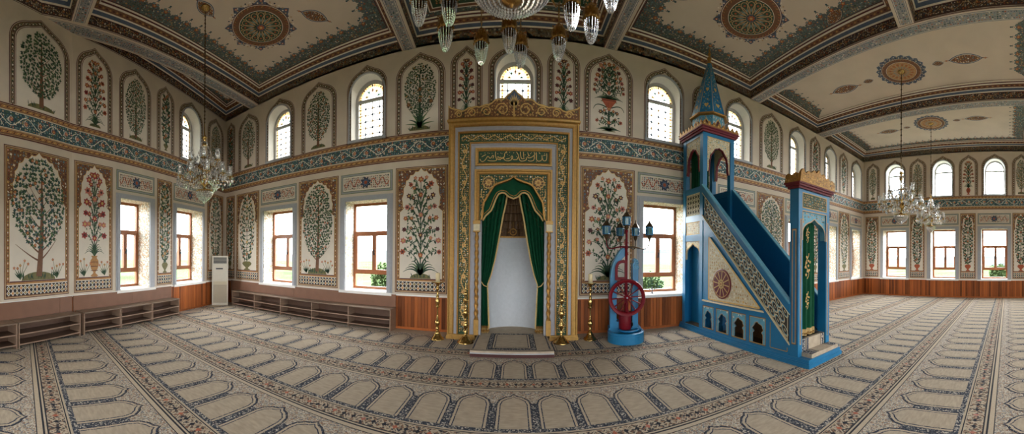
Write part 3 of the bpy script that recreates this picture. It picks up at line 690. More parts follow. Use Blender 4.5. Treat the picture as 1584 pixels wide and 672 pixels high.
def BB(p,c,z,w,h,l,r):
    bush(p,c,z,w*.85,h*.36,l,r,tiers=2,fl=('rust','maroon'),fs=.05)
    b=z+h*.36; p.ribbon([(c,z),(c,b)],(.06,.035),'green',l+2)
    p.poly([(c-.05,b),(c-.15,b+.13),(c-.17,b+.18),(c+.17,b+.18),(c+.15,b+.13),(c+.05,b)],'rust',l+6); p.ribbon([(c-.16,b+.155),(c+.16,b+.155)],.012,'maroon',l+7)
    for sg in (-1,1): p.ribbon(bez((c+sg*.05,b),(c+sg*.3,b+.12),(c+sg*.34,b-.06)),(.025,.01),'green',l+3)
    bush(p,c,b+.12,w*.98,h*.60,l,r,tiers=6,fl=('rust','maroon','pink'),fs=.052)
up=upper_panel
up(WL1,2.74,4.13,T(dense=1.0,lo=.16),'big leafy tree with brown trunk, first arch from the left edge')
up(WL2,3.39,4.335,B(tiers=7,fl=('rust','rust','red'),fs=.055),'rust flowered bush, second arch from the left edge')
up(WL2,4.52,5.55,T(dense=.85,lo=.1,fruit=('rust',.06)),'dense green tree, third arch from the left edge')
up(WL2,5.755,6.44,V(),'narrow leafy stem left of the left wall arched window')
up(WL2,8.03,8.98,T(dense=.75,lo=.15,fruit=('ochre',.12)),'olive tree by the left corner')
up(WF,-8.40,-7.97,V(),'slim arch in the left corner'); up(WF,-7.80,-6.83,T(dense=.7,lo=.2,fruit=('rust',.12)),'round tree beside the left corner')
up(WF,-5.22,-4.12,T(dense=.85,lo=.14,fruit=('rust',.1)),'berry tree between the two arched windows left of the niche')
up(WF,-2.59,-1.48,TB,'round tree in a tuft of blades, upper left of the niche')
up(WF,-1.37,-.70,B(tiers=6,fl=('maroon','red'),fs=.048,vase=True),'dark red flowers in a pot, left of the niche crest'); up(WF,.62,1.31,B(tiers=6,fl=('maroon','red'),fs=.048,vase=True),'dark red flowers in a pot, right of the niche crest')
up(WF,1.39,2.49,BB,'rose bush rising from a bowl, upper right of the niche')
up(WF,4.02,4.83,V(),'narrow arch behind the pulpit spire'); up(WF,6.27,7.31,T(dense=.9,lo=.16,lm=('green2','green','green2')),'pale green cypress right of the pulpit spire')
up(WF,8.71,9.38,V(),'narrow arch above the pulpit gate'); up(WF,10.68,11.42,V(),'narrow arch near the far corner')
up(WR,-6.27,-5.6,T(dense=.75,lo=.15,fruit=('tan',.1)),'small tree by the far corner'); up(WR,-4.204,-3.437,T(dense=1.,lo=.1,fruit=('ochre',.15)),'ochre fruited tree on the right wall'); up(WR,-2.044,-1.232,B(tiers=6,fl=('rust','maroon'),fs=.05,vase=True),'vase of leafy sprays on the right wall'); up(WR,.16,.94,T(dense=1.,lo=.15,fruit=('ochre',.12)),'yellow flowered tree at the frame edge')
wainscot(WF,None,-8.483,-1.3,'baseboard_front','brown plank wainscot left of the niche'); wainscot(WF,None,1.22,12.9,'baseboard_front_right','brown plank wainscot right of the niche')
wainscot(WL2,None,3.285,9.15,'baseboard_left','brown plank wainscot, window end of the left wall'); wainscot(WL1,None,-4.6,4.18,'baseboard_left_rear','brown plank wainscot, near end of the left wall')
wainscot(WR,None,-6.4,6.0,'baseboard_right','honey brown plank wainscot of the far wall')
def board(W,s0,s1,name,z0=.10,z1=.735,joints=()):
    mb=MB(); xs=[s0]+list(joints)+[s1]
    for a,b in zip(xs,xs[1:]): mb.prism([(a+.003,z0),(b-.003,z0),(b-.003,z1),(a+.003,z1)],(.034,.05),K['board'],W['fn'])
    o=mb.build(name); struct(o,'plain brown board covering the wainscot behind the shoe racks'); return o
board(WL1,.0,4.17,'trim_1',joints=(1.5,3.85)); board(WL2,3.30,6.30,'trim_2',joints=(4.9,)); board(WF,-8.1,-2.53,'trim_3',joints=(-5.4,))
# ------------------------------------------------------------------ ceiling: beams, coffers, cornices
ZB,ZC=6.05,6.45
b1r=lambda y:-6.87+(6.4-y)*.1635
b1l=lambda y:b1r(y)-.38
b2l=lambda y:-2.46+(6.4-y)*.08
b2r=lambda y:b2l(y)+.33
b3l=lambda y:1.815
b3r=lambda y:2.11
b4l=lambda y:5.93-(6.4-y)*.07
b4r=lambda y:6.30-(6.4-y)*.08
b5l=lambda y:9.15-(6.4-y)*.07
b5r=lambda y:9.58-(6.4-y)*.09
tf=lambda x:1.62+.06*x if x<0 else 1.62+.08*x
tb=lambda x:tf(x)-.34
def meet(bx,ty,y=1.5):
    for _ in range(30): y=ty(bx(y))
    return (bx(y),y)
lw2=lambda y:-(5.452+.3762*y)/.9265
lw1=lambda y:-(4.787+.5332*y)/.846
COF=[]
COF.append(([(-8.483,6.4),(b1l(6.4),6.4),(-6.415,1.33)],'wedge'))
COF.append(([(b1r(6.4),6.4),(b2l(6.4),6.4),meet(b2l,tf),meet(b1r,tf)],'c1'))
COF.append(([(b2r(6.4),6.4),(b3l(0),6.4),meet(b3l,tf),meet(b2r,tf)],'c2'))
COF.append(([(b3r(0),6.4),(b4l(6.4),6.4),meet(b4l,tf),meet(b3r,tf)],'c3'))
T2=-.85
COF.append(([(b4r(6.4),6.4),(b5l(6.4),6.4),(b5l(T2),T2),(b4r(T2),T2)],'c4'))
COF.append(([(b5r(6.4),6.4),(12.9,6.4),(12.9,T2),(b5r(T2),T2)],'c5'))
yb=-6.0
COF.append(([meet(b1r,tb),meet(b2l,tb),(b2l(yb),yb),(lw1(yb),yb),(b1r(.36),.36)],'r1'))
COF.append(([meet(b2r,tb),meet(b3l,tb),(b3l(0),yb),(b2r(yb),yb)],'r2'))
COF.append(([meet(b3r,tb),meet(b4l,tb),(b4l(yb),yb),(b3r(0),yb)],'r3'))
COF.append(([(b4r(T2-.34),T2-.34),(b5l(T2-.34),T2-.34),(b5l(yb),yb),(b4r(yb),yb)],'r4'))
COF.append(([(b5r(T2-.34),T2-.34),(12.9,T2-.34),(12.9,yb),(b5r(yb),yb)],'r5'))
def inset(P,d):
    n=len(P); A=sum(P[i][0]*P[(i+1)%n][1]-P[(i+1)%n][0]*P[i][1] for i in range(n)); sg=1 if A>0 else -1
    out=[]
    for i in range(n):
        p0,p1,p2=P[i-1],P[i],P[(i+1)%n]
        def nrm(a,b):
            dx,dy=b[0]-a[0],b[1]-a[1]; L=math.hypot(dx,dy); return (-dy/L*sg,dx/L*sg)
        n1,n2=nrm(p0,p1),nrm(p1,p2); c=1+n1[0]*n2[0]+n1[1]*n2[1]
        out.append((p1[0]+(n1[0]+n2[0])*d/c,p1[1]+(n1[1]+n2[1])*d/c))
    return out
ceil_mb=MB(); wallroof=MB()
PROF=[(0,ZB,'maroon'),(0,6.062,'white'),(0,6.072,'maroon'),(0,6.082,'frieze_ground'),(0,6.262,'maroon'),(.004,6.272,'white'),(.02,6.285,'white'),(.03,6.29,'slate'),(.085,6.325,'white'),(.10,6.333,'white'),(.108,6.337,'brown'),(.185,6.385,'white'),(.20,6.393,'white'),(.215,6.402,'maroon'),(.235,6.42,'white'),(.25,ZC,'white')]
ceil_o=None; CEILP=[]
LACE={'c4':(.34,0,.34,0),'c5':(.34,.16,.34,0),'r4':(0,0,.34,0),'r5':(0,.16,.34,0)}
def cornice(P,tagname):
    mb=MB(); n=len(P); rings=[[(x,y,z) for x,y in (inset(P,d) if d else P)] for d,z,_ in PROF]
    for i in range(len(PROF)-1):
        mb.grid([rings[i],rings[i+1]],K[PROF[i][2]],cu=True,sm=False)
    inn=inset(P,.25); ceil_mb.face([(x,y,ZC) for x,y in inn],K['ceil'])
    rng=random.Random(len(tagname)*7+ord(tagname[-1]))
    A=sum(P[i][0]*P[(i+1)%n][1]-P[(i+1)%n][0]*P[i][1] for i in range(n)); sg=1 if A>0 else -1
    pp=Paint(None,base=.002,step=.0012); pp.mb=mb
    cp=Paint(None,base=.003,step=.0012)
    for i in range(n):
        p,q=P[i],P[(i+1)%n]; L=math.hypot(q[0]-p[0],q[1]-p[1]); t=((q[0]-p[0])/L,(q[1]-p[1])/L); nr=(-t[1]*sg,t[0]*sg)
        pp.fn=lambda s,z,h:(p[0]+t[0]*s+nr[0]*h,p[1]+t[1]*s+nr[1]*h,z)
        pp.fill(0,6.088,L,6.26,.05,['white','rust','tan','gold_paint','slate','white','teal2','rust','tan','navy'],0,rng)
        pp.scroll(0,L,6.09,6.258,.42,2,rng,vine='tan',fl=('rust','slate'),lf=('white','rust','slate'),w=.010)
        # beading on the brown cove
        m=inset(P,.146); a,b=m[i],m[(i+1)%n]; D_=math.hypot(b[0]-a[0],b[1]-a[1])
        pp.fn=lambda s,z,h:(a[0]+t[0]*s+nr[0]*(z-h*.5),a[1]+t[1]*s+nr[1]*(z-h*.5),6.361+z*.62-h*.9)
        if D_>.3: pp.beads([(0,0),(D_,0)],.075,.06,.034,('ochre','maroon'),0)
        # ornamental lace border on the ceiling itself
        a,b=inn[i],inn[(i+1)%n]; D_=math.hypot(b[0]-a[0],b[1]-a[1])
        if D_<.5: continue
        cp.fn=lambda s,v,h:(a[0]+t[0]*s+nr[0]*v,a[1]+t[1]*s+nr[1]*v,ZC-h)
        small=tagname=='wedge'
        H=LACE.get(tagname,(.30,)*9)[i] if not small else .10
        if H==0:
            cp.rect(0,.03,D_,.045,'maroon',0); continue
        if H<.2: small=False
        # keep each edge inside the mitres
        lim=lambda v:(mit[i]*v,D_-mit[(i+1)%n]*v)
        mit=[]
        for j in range(n):
            u=P[j-1];v_=P[j];w_=P[(j+1)%n]; a1=math.atan2(u[1]-v_[1],u[0]-v_[0]); a2=math.atan2(w_[1]-v_[1],w_[0]-v_[0]); g=abs((a1-a2+PI)%(2*PI)-PI)/2
            mit.append(1/math.tan(g))
        s0,s1=lim(H); 
        if s1-s0<.3: continue
        e0,e1=lim(0)
        cp.poly([(e0,0),(e1,0),(s1,H),(s0,H)],'lace' if not small else 'brown',0); 
        cp.rect(e0,0,e1,.02,'maroon',2)
        cp.fill(e0,.03,e1,H-.01,.052,['white','teal2','rust','gold_paint','teal','tan','green','teal2','maroon','teal'],1,rng,mask=lambda x,y:lim(y)[0]<x<lim(y)[1])
        if not small:
            N=max(2,int((s1-s0)/.26)); d=(s1-s0)/N
            for q in range(N):
                x=s0+(q+.5)*d
                cp.poly([(x-d*.5,H),(x+d*.5,H),(x+d*.42,H+.05),(x+d*.30,H+.055),(x+d*.26,H+.10),(x+d*.14,H+.105),(x+d*.08,H+.16),(x,H+.22),(x-d*.08,H+.16),(x-d*.14,H+.105),(x-d*.26,H+.10),(x-d*.30,H+.055),(x-d*.42,H+.05)],'lace',0)
                for q_ in range(5): cp.leaf(x+rng.uniform(-.3,.3)*d,H+rng.uniform(0,.08),rng.uniform(0,6),.055,.024,('white','teal2','tan','rust')[q_%4],1)
                cp.flower(x,H+.035,.06,'rust','gold_paint',2,5); cp.flower(x,H+.12,.04,'white','rust',2,5); cp.disc(x,H+.20,.024,'teal',2,6)
                cp.leaf(x,H+.05,.5,.09,.035,'teal2',2); cp.leaf(x,H+.05,PI-.5,.09,.035,'teal2',2)
                cp.flower(x-d*.5,H-.05,.055,'slate','gold_paint',2,6)
    return mb,cp.mb
for P,nm in COF:
    a,b=cornice(P,nm); CEILP.append((nm,a,b))
MEDS=[]
def medallion(c,r,mb_,sx=1.,rot=0,pal=0):
    """round rosette with pointed lace edge"""
    ca,sa=math.cos(rot),math.sin(rot)
    p=Paint(lambda a,b,h:(c[0]+(a*sx)*ca-b*sa,c[1]+(a*sx)*sa+b*ca,ZC-h),.003,.0012)
    N=8 if pal==0 else 20
    pts=[]
    for i in range(N*4):
        q=i%4; rr=r*((1,.84,.76,.84)[q] if pal==0 else (1,.95,.91,.95)[q]); t=2*PI*i/(N*4); pts.append((rr*math.cos(t),rr*math.sin(t)))
    p.poly(pts,'slate' if pal==0 else 'slate',0)
    rng=random.Random(5)
    for i in range(90):
        t=2*PI*i/90; rr=r*(.83+.06*(i%2)); p.disc(rr*math.cos(t),rr*math.sin(t),r*.026,('white','navy','tan')[i%3],1,5)
    for i in range(N if pal==0 else 0):
        t=2*PI*i/N; p.flower(r*.9*math.cos(t),r*.9*math.sin(t),r*.05,'rust','white',2,5)
    p.disc(0,0,r*.80,'maroon',2,48); p.disc(0,0,r*.78,'white',3,48); p.disc(0,0,r*.765,'brown',4,48)
    for i in range(48): t=2*PI*i/48; p.leaf(r*.69*math.cos(t),r*.69*math.sin(t),t+PI/4,r*.09,r*.03,'rust' if i%2 else 'ochre',5)
    p.disc(0,0,r*.60,'white',6,48); p.disc(0,0,r*.585,'green' if pal==0 else 'ochre',7,48)
    n=16
    for i in range(n):
        t=2*PI*i/n
        for (r0,r1,w) in ((.12,.54,.10),):
            L=[]
            for q in range(13):
                u=2*PI*q/12; rr=r*((r0+r1)/2-(r1-r0)/2*math.cos(u)); ww=r*w*math.sin(u)*(rr/r/.4)**.6
                L.append((rr*math.cos(t)-ww*math.sin(t),rr*math.sin(t)+ww*math.cos(t)))
            p.ribbon(L,r*.024,'tan',8)
        p.disc(r*.43*math.cos(t),r*.43*math.sin(t),r*.034,'rust',9,6); p.leaf(r*.2*math.cos(t),r*.2*math.sin(t),t,r*.16,r*.04,'teal2',9)
        p.disc(r*.54*math.cos(t+PI/n),r*.54*math.sin(t+PI/n),r*.024,'gold_paint',9,6)
    p.disc(0,0,r*.14,'teal',9,16); p.flower(0,0,r*.12,'rust','gold_paint',10,8); MEDS.append(('ceiling_medallion',p.mb))
def leafmed(c,L,W,rot,mb_,tails=True):
    ca,sa=math.cos(rot),math.sin(rot)
    p=Paint(lambda a,b,h:(c[0]+a*ca-b*sa,c[1]+a*sa+b*ca,ZC-h),.003,.0012)
    def al(L,W,n=10): return [(-L+2*L*i/n,W*math.sin(PI*i/n)**.8) for i in range(n+1)]+[(L-2*L*i/n,-W*math.sin(PI*i/n)**.8) for i in range(1,n)]
    p.poly(al(L,W),'slate',0); p.poly(al(L*.9,W*.86),'white',1); p.poly(al(L*.87,W*.8),'brown',2)
    rng=random.Random(3)
    p.fill(-L*.8,-W*.7,L*.8,W*.7,L*.14,['gold_paint','ochre','teal2','rust','white'],3,rng,mask=lambda a,b:(a/L)**2+(b/W)**2<.55)
    if tails:
        for sg in (-1,1): p.ribbon([(sg*L*.95,0),(sg*L*1.3,0)],(.03,.008),'maroon',1); p.flower(sg*L*1.14,0,L*.09,'rust','gold_paint',2,4)
    MEDS.append(('leaf_medallion',p.mb))
ra=math.atan2(4.65,-4.9); medallion((-4.9,4.62),.78,None,1.,ra-PI/2+.0,0)
rb=math.atan2(4.7,4.3); medallion((4.28,4.62),.78,None,1.,rb-PI/2,0)
medallion((7.6,2.7),.66,None,1.,0,1); medallion((10.83,2.72),.64,None,1.,0,1)
LM=[((-3.85,5.12),.30,.15,1.05),((-5.22,3.42),.26,.15,1.9),((2.95,4.9),.30,.15,2.2),((5.3,3.3),.26,.15,1.1),((7.75,4.45),.42,.20,PI/2),((7.48,1.02),.42,.20,PI/2),((7.68,3.68),.15,.10,PI/2),((7.54,1.72),.15,.10,PI/2),((11.05,4.42),.40,.18,PI/2),((10.7,1.08),.42,.18,PI/2),((10.93,3.66),.14,.09,PI/2),((10.76,1.78),.14,.09,PI/2)]
def corner_tri(a,b,c):
    p=Paint(lambda x,y,h:(x,y,ZC-h),.007,.0012); rng=random.Random(4)
    g=((a[0]+b[0]+c[0])/3,(a[1]+b[1]+c[1])/3); sh=lambda q,f:(g[0]+(q[0]-g[0])*f,g[1]+(q[1]-g[1])*f)
    for f,m,l in ((1.12,'white',0),(1.06,'brown',1),(.92,'white',2),(.86,'green',3)): p.poly([sh(q,f) for q in (a,b,c)],m,l)
    x0,x1=min(a[0],b[0],c[0]),max(a[0],b[0],c[0]); y0,y1=min(a[1],b[1],c[1]),max(a[1],b[1],c[1])
    def ins(x,y):
        T=[sh(q,.74) for q in (a,b,c)]; s=[(T[(i+1)%3][0]-T[i][0])*(y-T[i][1])-(T[(i+1)%3][1]-T[i][1])*(x-T[i][0]) for i in range(3)]
        return all(v>0 for v in s) or all(v<0 for v in s)
    p.fill(x0,y0,x1,y1,.06,['gold_paint','teal2','rust','white','green2'],4,rng,mask=ins); MEDS.append(('corner_ornament',p.mb))
_x0,_x1=b2r(5.6)+.38,b3l(0)-.36
corner_tri((_x0,5.98),(_x0+1.15,5.98),(_x0,4.75)); corner_tri((_x1,5.98),(_x1-1.15,5.98),(_x1,4.75))
for c,L,W,r in LM: leafmed(c,L,W,r,None,L>.2)
ceil_o=struct(ceil_mb.build('ceiling'),'coffered plaster ceiling')
for nm,a,b in CEILP:
    o=a.build('cornice',ceil_o); 
    if b.f: b.build('painted_border',ceil_o)
for nm_,m_ in MEDS: m_.build(nm_,ceil_o)
def beam(name,L0,R0,L1,R1,label):
    """underside of a ceiling beam, from the front end to the rear end"""
    mb=MB(); mb.face([(L0[0],L0[1],ZB),(R0[0],R0[1],ZB),(R1[0],R1[1],ZB),(L1[0],L1[1],ZB)],K['ceil'])
    ln=math.hypot(L1[0]-L0[0],L1[1]-L0[1]); t=((L1[0]-L0[0])/ln,(L1[1]-L0[1])/ln); wv=(R0[0]-L0[0],R0[1]-L0[1]); w=math.hypot(*wv)
    nrm=(-t[1],t[0])
    if nrm[0]*wv[0]+nrm[1]*wv[1]<0: nrm=(t[1],-t[0])
    we=abs((R0[0]-L0[0])*nrm[0]+(R0[1]-L0[1])*nrm[1])
    p=Paint(lambda s,v,h:(L0[0]+t[0]*s+nrm[0]*v,L0[1]+t[1]*s+nrm[1]*v,ZB-h),.002,.001); p.mb=mb; rng=random.Random(9)
    e=.05
    p.rect(.0,e,ln,we-e*1.2,'slate',0); p.rect(0,e+.012,ln,we-e*1.2-.012,'white',1); p.rect(0,e+.022,ln,we-e*1.2-.022,'grey',2)
    p.fill(0,e+.03,ln,we-e*1.2-.03,.05,['white','teal','slate','rust','tan','teal2','slate','green'],3,rng)
    p.rect(0,0,ln,.012,'maroon',1)
    o=mb.build(name,ceil_o); struct(o,label); return o
yi=meet(b1r,tf)[1]
# upper faces closing the beams (solid beams)
beam('trim_4',(b1l(6.4),6.4),(b1r(6.4),6.4),(b1l(.0),.0),(b1r(.0),.0),'painted ceiling beam above the left windows')
beam('trim_5',(b2l(6.4),6.4),(b2r(6.4),6.4),(b2l(yb),yb),(b2r(yb),yb),'painted ceiling beam left of the large chandelier')
beam('trim_6',(b3l(6.4),6.4),(b3r(6.4),6.4),(b3l(yb),yb),(b3r(yb),yb),'painted ceiling beam right of the large chandelier')
beam('trim_7',(b4l(6.4),6.4),(b4r(6.4),6.4),(b4l(yb),yb),(b4r(yb),yb),'painted ceiling beam above the pulpit')
beam('trim_8',(b5l(6.4),6.4),(b5r(6.4),6.4),(b5l(yb),yb),(b5r(yb),yb),'painted ceiling beam between the two far chandeliers')
p0,p1,q0,q1=meet(b1r,tf),meet(b4l,tf),meet(b1r,tb),meet(b4l,tb)
mid=(0,tf(0)); midb=(0,tb(0))
beam('trim_9',q0,p0,midb,mid,'cross beam, left half'); beam('trim_10',midb,mid,q1,p1,'cross beam, right half')
beam('trim_11',(b4r(T2),T2-.34),(b4r(T2),T2),(12.9,T2-.34),(12.9,T2),'cross beam over the right part of the hall')
mb=MB(); mb.box(-9.2,-6.7,6.78,13.6,7.1,6.9,K['ceil']); struct(mb.build('trim_12'),'unseen roof slab added to block light from above')  # unseen slab added above the ceiling to keep light out

# ------------------------------------------------------------------ floor with prayer carpet
fm=MB(); fm.face([(-9.2,-6.4,0),(13.2,-6.4,0),(13.2,6.9,0),(-9.2,6.9,0)],K['pile'])
p=Paint(lambda a,b,h:(a,b,h),.0,.0007); p.mb=fm
PER=1.19; NX=.435; BASES=[5.27-PER*i for i in range(0,9)]
X0,X1=-8.5,12.88
class _C: pass
K['cmos']=K['mosaic']
for r,yb_ in enumerate(BASES):
    top=yb_+PER
    def R(y0,y1,m,l): 
        if y0<6.39: p.rect(X0,max(y0,-6.3),X1,min(y1,6.39),m,l)
    # border below the niches (towards the viewer)
    R(yb_-.055,yb_,'cstrip',1); R(yb_-.075,yb_-.06,'cbeige',1); R(yb_-.09,yb_-.078,'cline',1)
    R(yb_-.10,yb_-.09,'cbeige',1); R(yb_-.27,yb_-.10,'cborder',1); R(yb_-.285,yb_-.27,'cline',1); R(yb_-.305,yb_-.285,'cbeige',1); R(yb_-.325,yb_-.305,'cline',1); R(yb_-.375,yb_-.325,'cbeige',1); R(yb_-.385,yb_-.375,'cline',1)
    # lattice on the border
    if yb_>-1.2 :
        n=int((X1-X0)/.11)
        for i in range(n):
            a=X0+i*.11; y=yb_-.185
            p.ribbon([(a,y-.08),(a+.11,y+.08)],.013,'cbeige',2); p.ribbon([(a,y+.08),(a+.11,y-.08)],.013,'cbeige',2)
            p.poly([(a+.03,y),(a+.055,y+.036),(a+.08,y),(a+.055,y-.036)],('cline','rust','cline')[i%3],3)
    if top-.39<6.39:
        R(yb_,top-.385,'mosaic',1)
    if yb_<-3: continue
    a0=round(X0/NX)*NX
    i=0; a=a0
    while a<X1:
        c=a; a+=NX
        if c-.17<X0 or c+.17>X1: continue
        ye=min(6.39,yb_+.62)
        def nich(g,gt):
            w=.138+g
            return [(c-w,yb_),(c-w,yb_+.47+gt*.3),(c-w*.86,yb_+.55+gt*.6),(c-w*.5,yb_+.60+gt),(c-w*.2,yb_+.622+gt),(c,yb_+.655+gt*1.25),(c+w*.2,yb_+.622+gt),(c+w*.5,yb_+.60+gt),(c+w*.86,yb_+.55+gt*.6),(c+w,yb_+.47+gt*.3),(c+w,yb_)]
        cut=lambda P:[(x,min(y,6.385)) for x,y in P]
        p.poly(cut(nich(.054,.066)),'cline',2); p.poly(cut(nich(.046,.056)),'cdash',3); p.poly(cut(nich(.034,.040)),'cbeige',4); p.poly(cut(nich(.012,.014)),'cdash',5); p.poly(cut(nich(.0,.0)),'pile',6)
        x=c+NX/2
        p.rect(x-.030,yb_,x+.030,min(6.38,yb_+.50),'cstrip',4)
fo=struct(fm.build('floor'),'wall to wall prayer carpet with rows of arched niches')

# ------------------------------------------------------------------ outside: meadow, hills, shrubs
gm=MB(); gm.face([(-300,-300,-1.2),(300,-300,-1.2),(300,300,-1.2),(-300,300,-1.2)],K['grass']); struct(gm.build('terrain'),'meadow outside the windows')
SHL=['green shrub low outside the first window left of the niche, its left one','green shrub low outside the first window left of the niche, its right one','green shrub low outside the window just left of the niche, its left one','green shrub low outside the window just left of the niche, its right one','taller green shrub standing farther off outside the window just left of the niche','green shrub low outside the window behind the lantern post, its left one','green shrub low outside the window behind the lantern post, its right one','taller green shrub farther off outside the window behind the lantern post',
 'low shrub outside the right wall window by the far corner, its left one','low shrub outside the right wall window by the far corner, its right one','low shrub outside the middle right wall window, its left one','low shrub outside the middle right wall window, its right one','low shrub outside the right wall window nearest the frame edge, its left one','low shrub outside the right wall window nearest the frame edge, its right one','taller pale shrub farther off outside the right wall window by the far corner','taller pale shrub farther off outside the middle right wall window','taller pale shrub farther off outside the right wall window nearest the frame edge','low shrub outside the left wall window nearest the vase panel, its right one','low shrub outside the left wall window nearest the vase panel, its left one','low shrub outside the left wall window nearest the air conditioner, its right one','low shrub outside the left wall window nearest the air conditioner, its left one']
rng=random.Random(12)
hm=MB()
rows=[]
for j in range(6):
    row=[]
    for i in range(73):
        t=2*PI*i/72; rr=(120,140,160,185,215,250)[j]; z=-2+(0,2.0,3.6,5,6.0,5.5)[j]*(1+.45*math.sin(3*t+1)+.25*math.sin(7*t+j))
        row.append((rr*math.sin(t),rr*math.cos(t),z))
    rows.append(row)
hm.grid(rows,K['hill']); struct(hm.build('hills'),'low green hills on the horizon')
def shrub(x,y,s,label,group='shrubs outside the windows'):
    t=thing('shrub',label,'shrub',(x,y,-1.2),0,group)
    mb=MB(); r_=random.Random(int(x*13+y*7)&255)
    for i in range(5): a=r_.uniform(0,2*PI); mb.tube([(0,0,0),(math.cos(a)*.1*s,math.sin(a)*.1*s,.5*s),(math.cos(a)*.45*s,math.sin(a)*.45*s,1.15*s)],[.05*s,.035*s,.012*s],K['bark'],6)
    mb.build('stem',t)
    mb=MB()
    for i in range(1800):
        u=r_.uniform(-1,1); a=r_.uniform(0,2*PI); q=math.sqrt(1-u*u); d=s*r_.uniform(.45,1)**.5*(.8+.2*math.sin(3*a+u*4))
        c=Vector((q*math.cos(a)*d*.62,q*math.sin(a)*d*.62,1.1*s+u*d*.85))
        e=Vector((r_.uniform(-1,1),r_.uniform(-1,1),r_.uniform(-1,1))).normalized(); f=e.cross(Vector((.3,.5,.8))).normalized(); L=.08*s
        mb.face([c-e*L,c+f*L*.5,c+e*L,c-f*L*.5],K['leafy'])
    mb.build('foliage',t)
for i,(x,y,s) in enumerate([(-8.9,9.2,.92),(-7.3,9.6,.85),(-5.4,9.3,.95),(-4.0,9.5,.9),(-6.0,13.5,1.25),(4.2,9.3,.8),(5.4,9.5,.86),(6.0,13,1.1),(16.4,6.6,.95),(16.6,5.2,1.0),(16.2,3.9,.9),(16.5,2.6,1.0),(16.3,1.0,.92),(16.6,-.3,.95),(21,5.8,1.35),(21,2.8,1.3),(21.5,.6,1.35),(-9.6,4.3,.9),(-9.9,3.1,.88),(-11.0,6.9,1.0),(-10.6,5.7,.95)]):
    shrub(x,y,s,SHL[i])

# ------------------------------------------------------------------ camera and light
cam=bpy.data.cameras.new('camera'); co=bpy.data.objects.new('camera',cam); COL.objects.link(co)
f_,H_,xq_=485.3,396.46,796.81
cam.type='PANO'
pc=cam if hasattr(cam,'panorama_type') else cam.cycles
pc.panorama_type='CENTRAL_CYLINDRICAL'
pc.central_cylindrical_range_u_min=-xq_/f_; pc.central_cylindrical_range_u_max=(1584-xq_)/f_
pc.central_cylindrical_range_v_min=(H_-672)/f_; pc.central_cylindrical_range_v_max=H_/f_
pc.central_cylindrical_radius=1.
co.location=(0,0,1.6); co.rotation_euler=(PI/2,-.0094,0); cam.clip_start=.05; cam.clip_end=1000
sc.camera=co
w=bpy.data.worlds.new('overcast_sky'); sc.world=w; w.use_nodes=True; bg=w.node_tree.nodes['Background']
nt=w.node_tree; tc=nt.nodes.new('ShaderNodeTexCoord'); no=nt.nodes.new('ShaderNodeTexNoise'); no.inputs['Scale'].default_value=3; rp=nt.nodes.new('ShaderNodeValToRGB')
rp.color_ramp.elements[0].color=(.86,.92,1,1); rp.color_ramp.elements[1].color=(1,1,1,1); nt.links.new(tc.outputs['Generated'],no.inputs['Vector']); nt.links.new(no.outputs['Fac'],rp.inputs[0]); nt.links.new(rp.outputs[0],bg.inputs[0])

# overcast sky, brighter towards the right-hand side of the hall
sx=nt.nodes.new('ShaderNodeSeparateXYZ'); nt.links.new(tc.outputs['Generated'],sx.inputs[0])
mr=nt.nodes.new('ShaderNodeMapRange'); mr.inputs['From Min'].default_value=-1; mr.inputs['From Max'].default_value=1; mr.inputs['To Min'].default_value=SKY*.75; mr.inputs['To Max'].default_value=SKY*2.2
nt.links.new(sx.outputs[0],mr.inputs['Value']); nt.links.new(mr.outputs[0],bg.inputs[1])
sc.view_settings.view_transform='Standard'; sc.view_settings.look='None'; sc.view_settings.gamma=1; sc.view_settings.use_curve_mapping=False; sc.view_settings.exposure=EXPO
cy=sc.cycles; cy.max_bounces=8; cy.diffuse_bounces=6; cy.glossy_bounces=3; cy.transmission_bounces=2; cy.transparent_max_bounces=16; cy.use_denoising=True; cy.caustics_reflective=False; cy.caustics_refractive=False; cy.sample_clamp_indirect=6; cy.use_adaptive_sampling=True; cy.adaptive_threshold=.02
# ------------------------------------------------------------------ the prayer niche (mihrab)
MX=-.045; MY=5.95
mih=thing('mihrab','tall gilt and grey prayer niche with carved crest in the middle of the wall','prayer niche',(MX,6.15,0))
def mf(a,z,h): return (a,MY-h-6.15,z)     # local coords: a across, h towards the viewer
def uprof(mb,prof,zb,fn=mf):
    """inverted-U moulding; prof = list of (half width, top z, protrusion, material)"""
    for (a,b) in zip(prof,prof[1:]):
        P=[[(-a[0],zb),(-a[0],a[1]),(a[0],a[1]),(a[0],zb)],[(-b[0],zb),(-b[0],b[1]),(b[0],b[1]),(b[0],zb)]]
        for i in range(3):
            mb.face([fn(*P[0][i],a[2]),fn(*P[0][i+1],a[2]),fn(*P[1][i+1],b[2]),fn(*P[1][i],b[2])],K[a[3]])
mb=MB(); zb=.09
uprof(mb,[(1.245,4.19,-.45,'giltpaint'),(1.245,4.19,.05,'giltpaint'),(1.215,4.165,.06,'giltpaint'),(1.205,4.155,.035,'giltpaint'),(1.155,4.10,.03,'giltpaint'),(1.150,4.095,.045,'gold'),(1.125,4.065,.045,'giltpaint'),(1.12,4.06,.02,'mihrab_grey'),(1.085,4.01,.02,'mihrab_grey'),(1.08,4.0,.035,'mihrab_grey'),(1.065,3.975,.035,'gold'),(1.06,3.97,.045,'gold'),(1.035,3.935,.045,'gold'),(1.03,3.93,.015,'mihrab_green'),(.945,3.80,.015,'mihrab_green')],zb)
mb.build('gilt_frame',mih)
mb=MB(); uprof(mb,[(1.03,3.93,.016,'mihrab_green'),(.84,3.765,.016,'mihrab_green')],zb)
rng=random.Random(4)
p=Paint(mf,base=.018,step=.002); p.mb=mb
pal=['gold_paint','ochre','gold_paint','gold_paint','ochre','white']
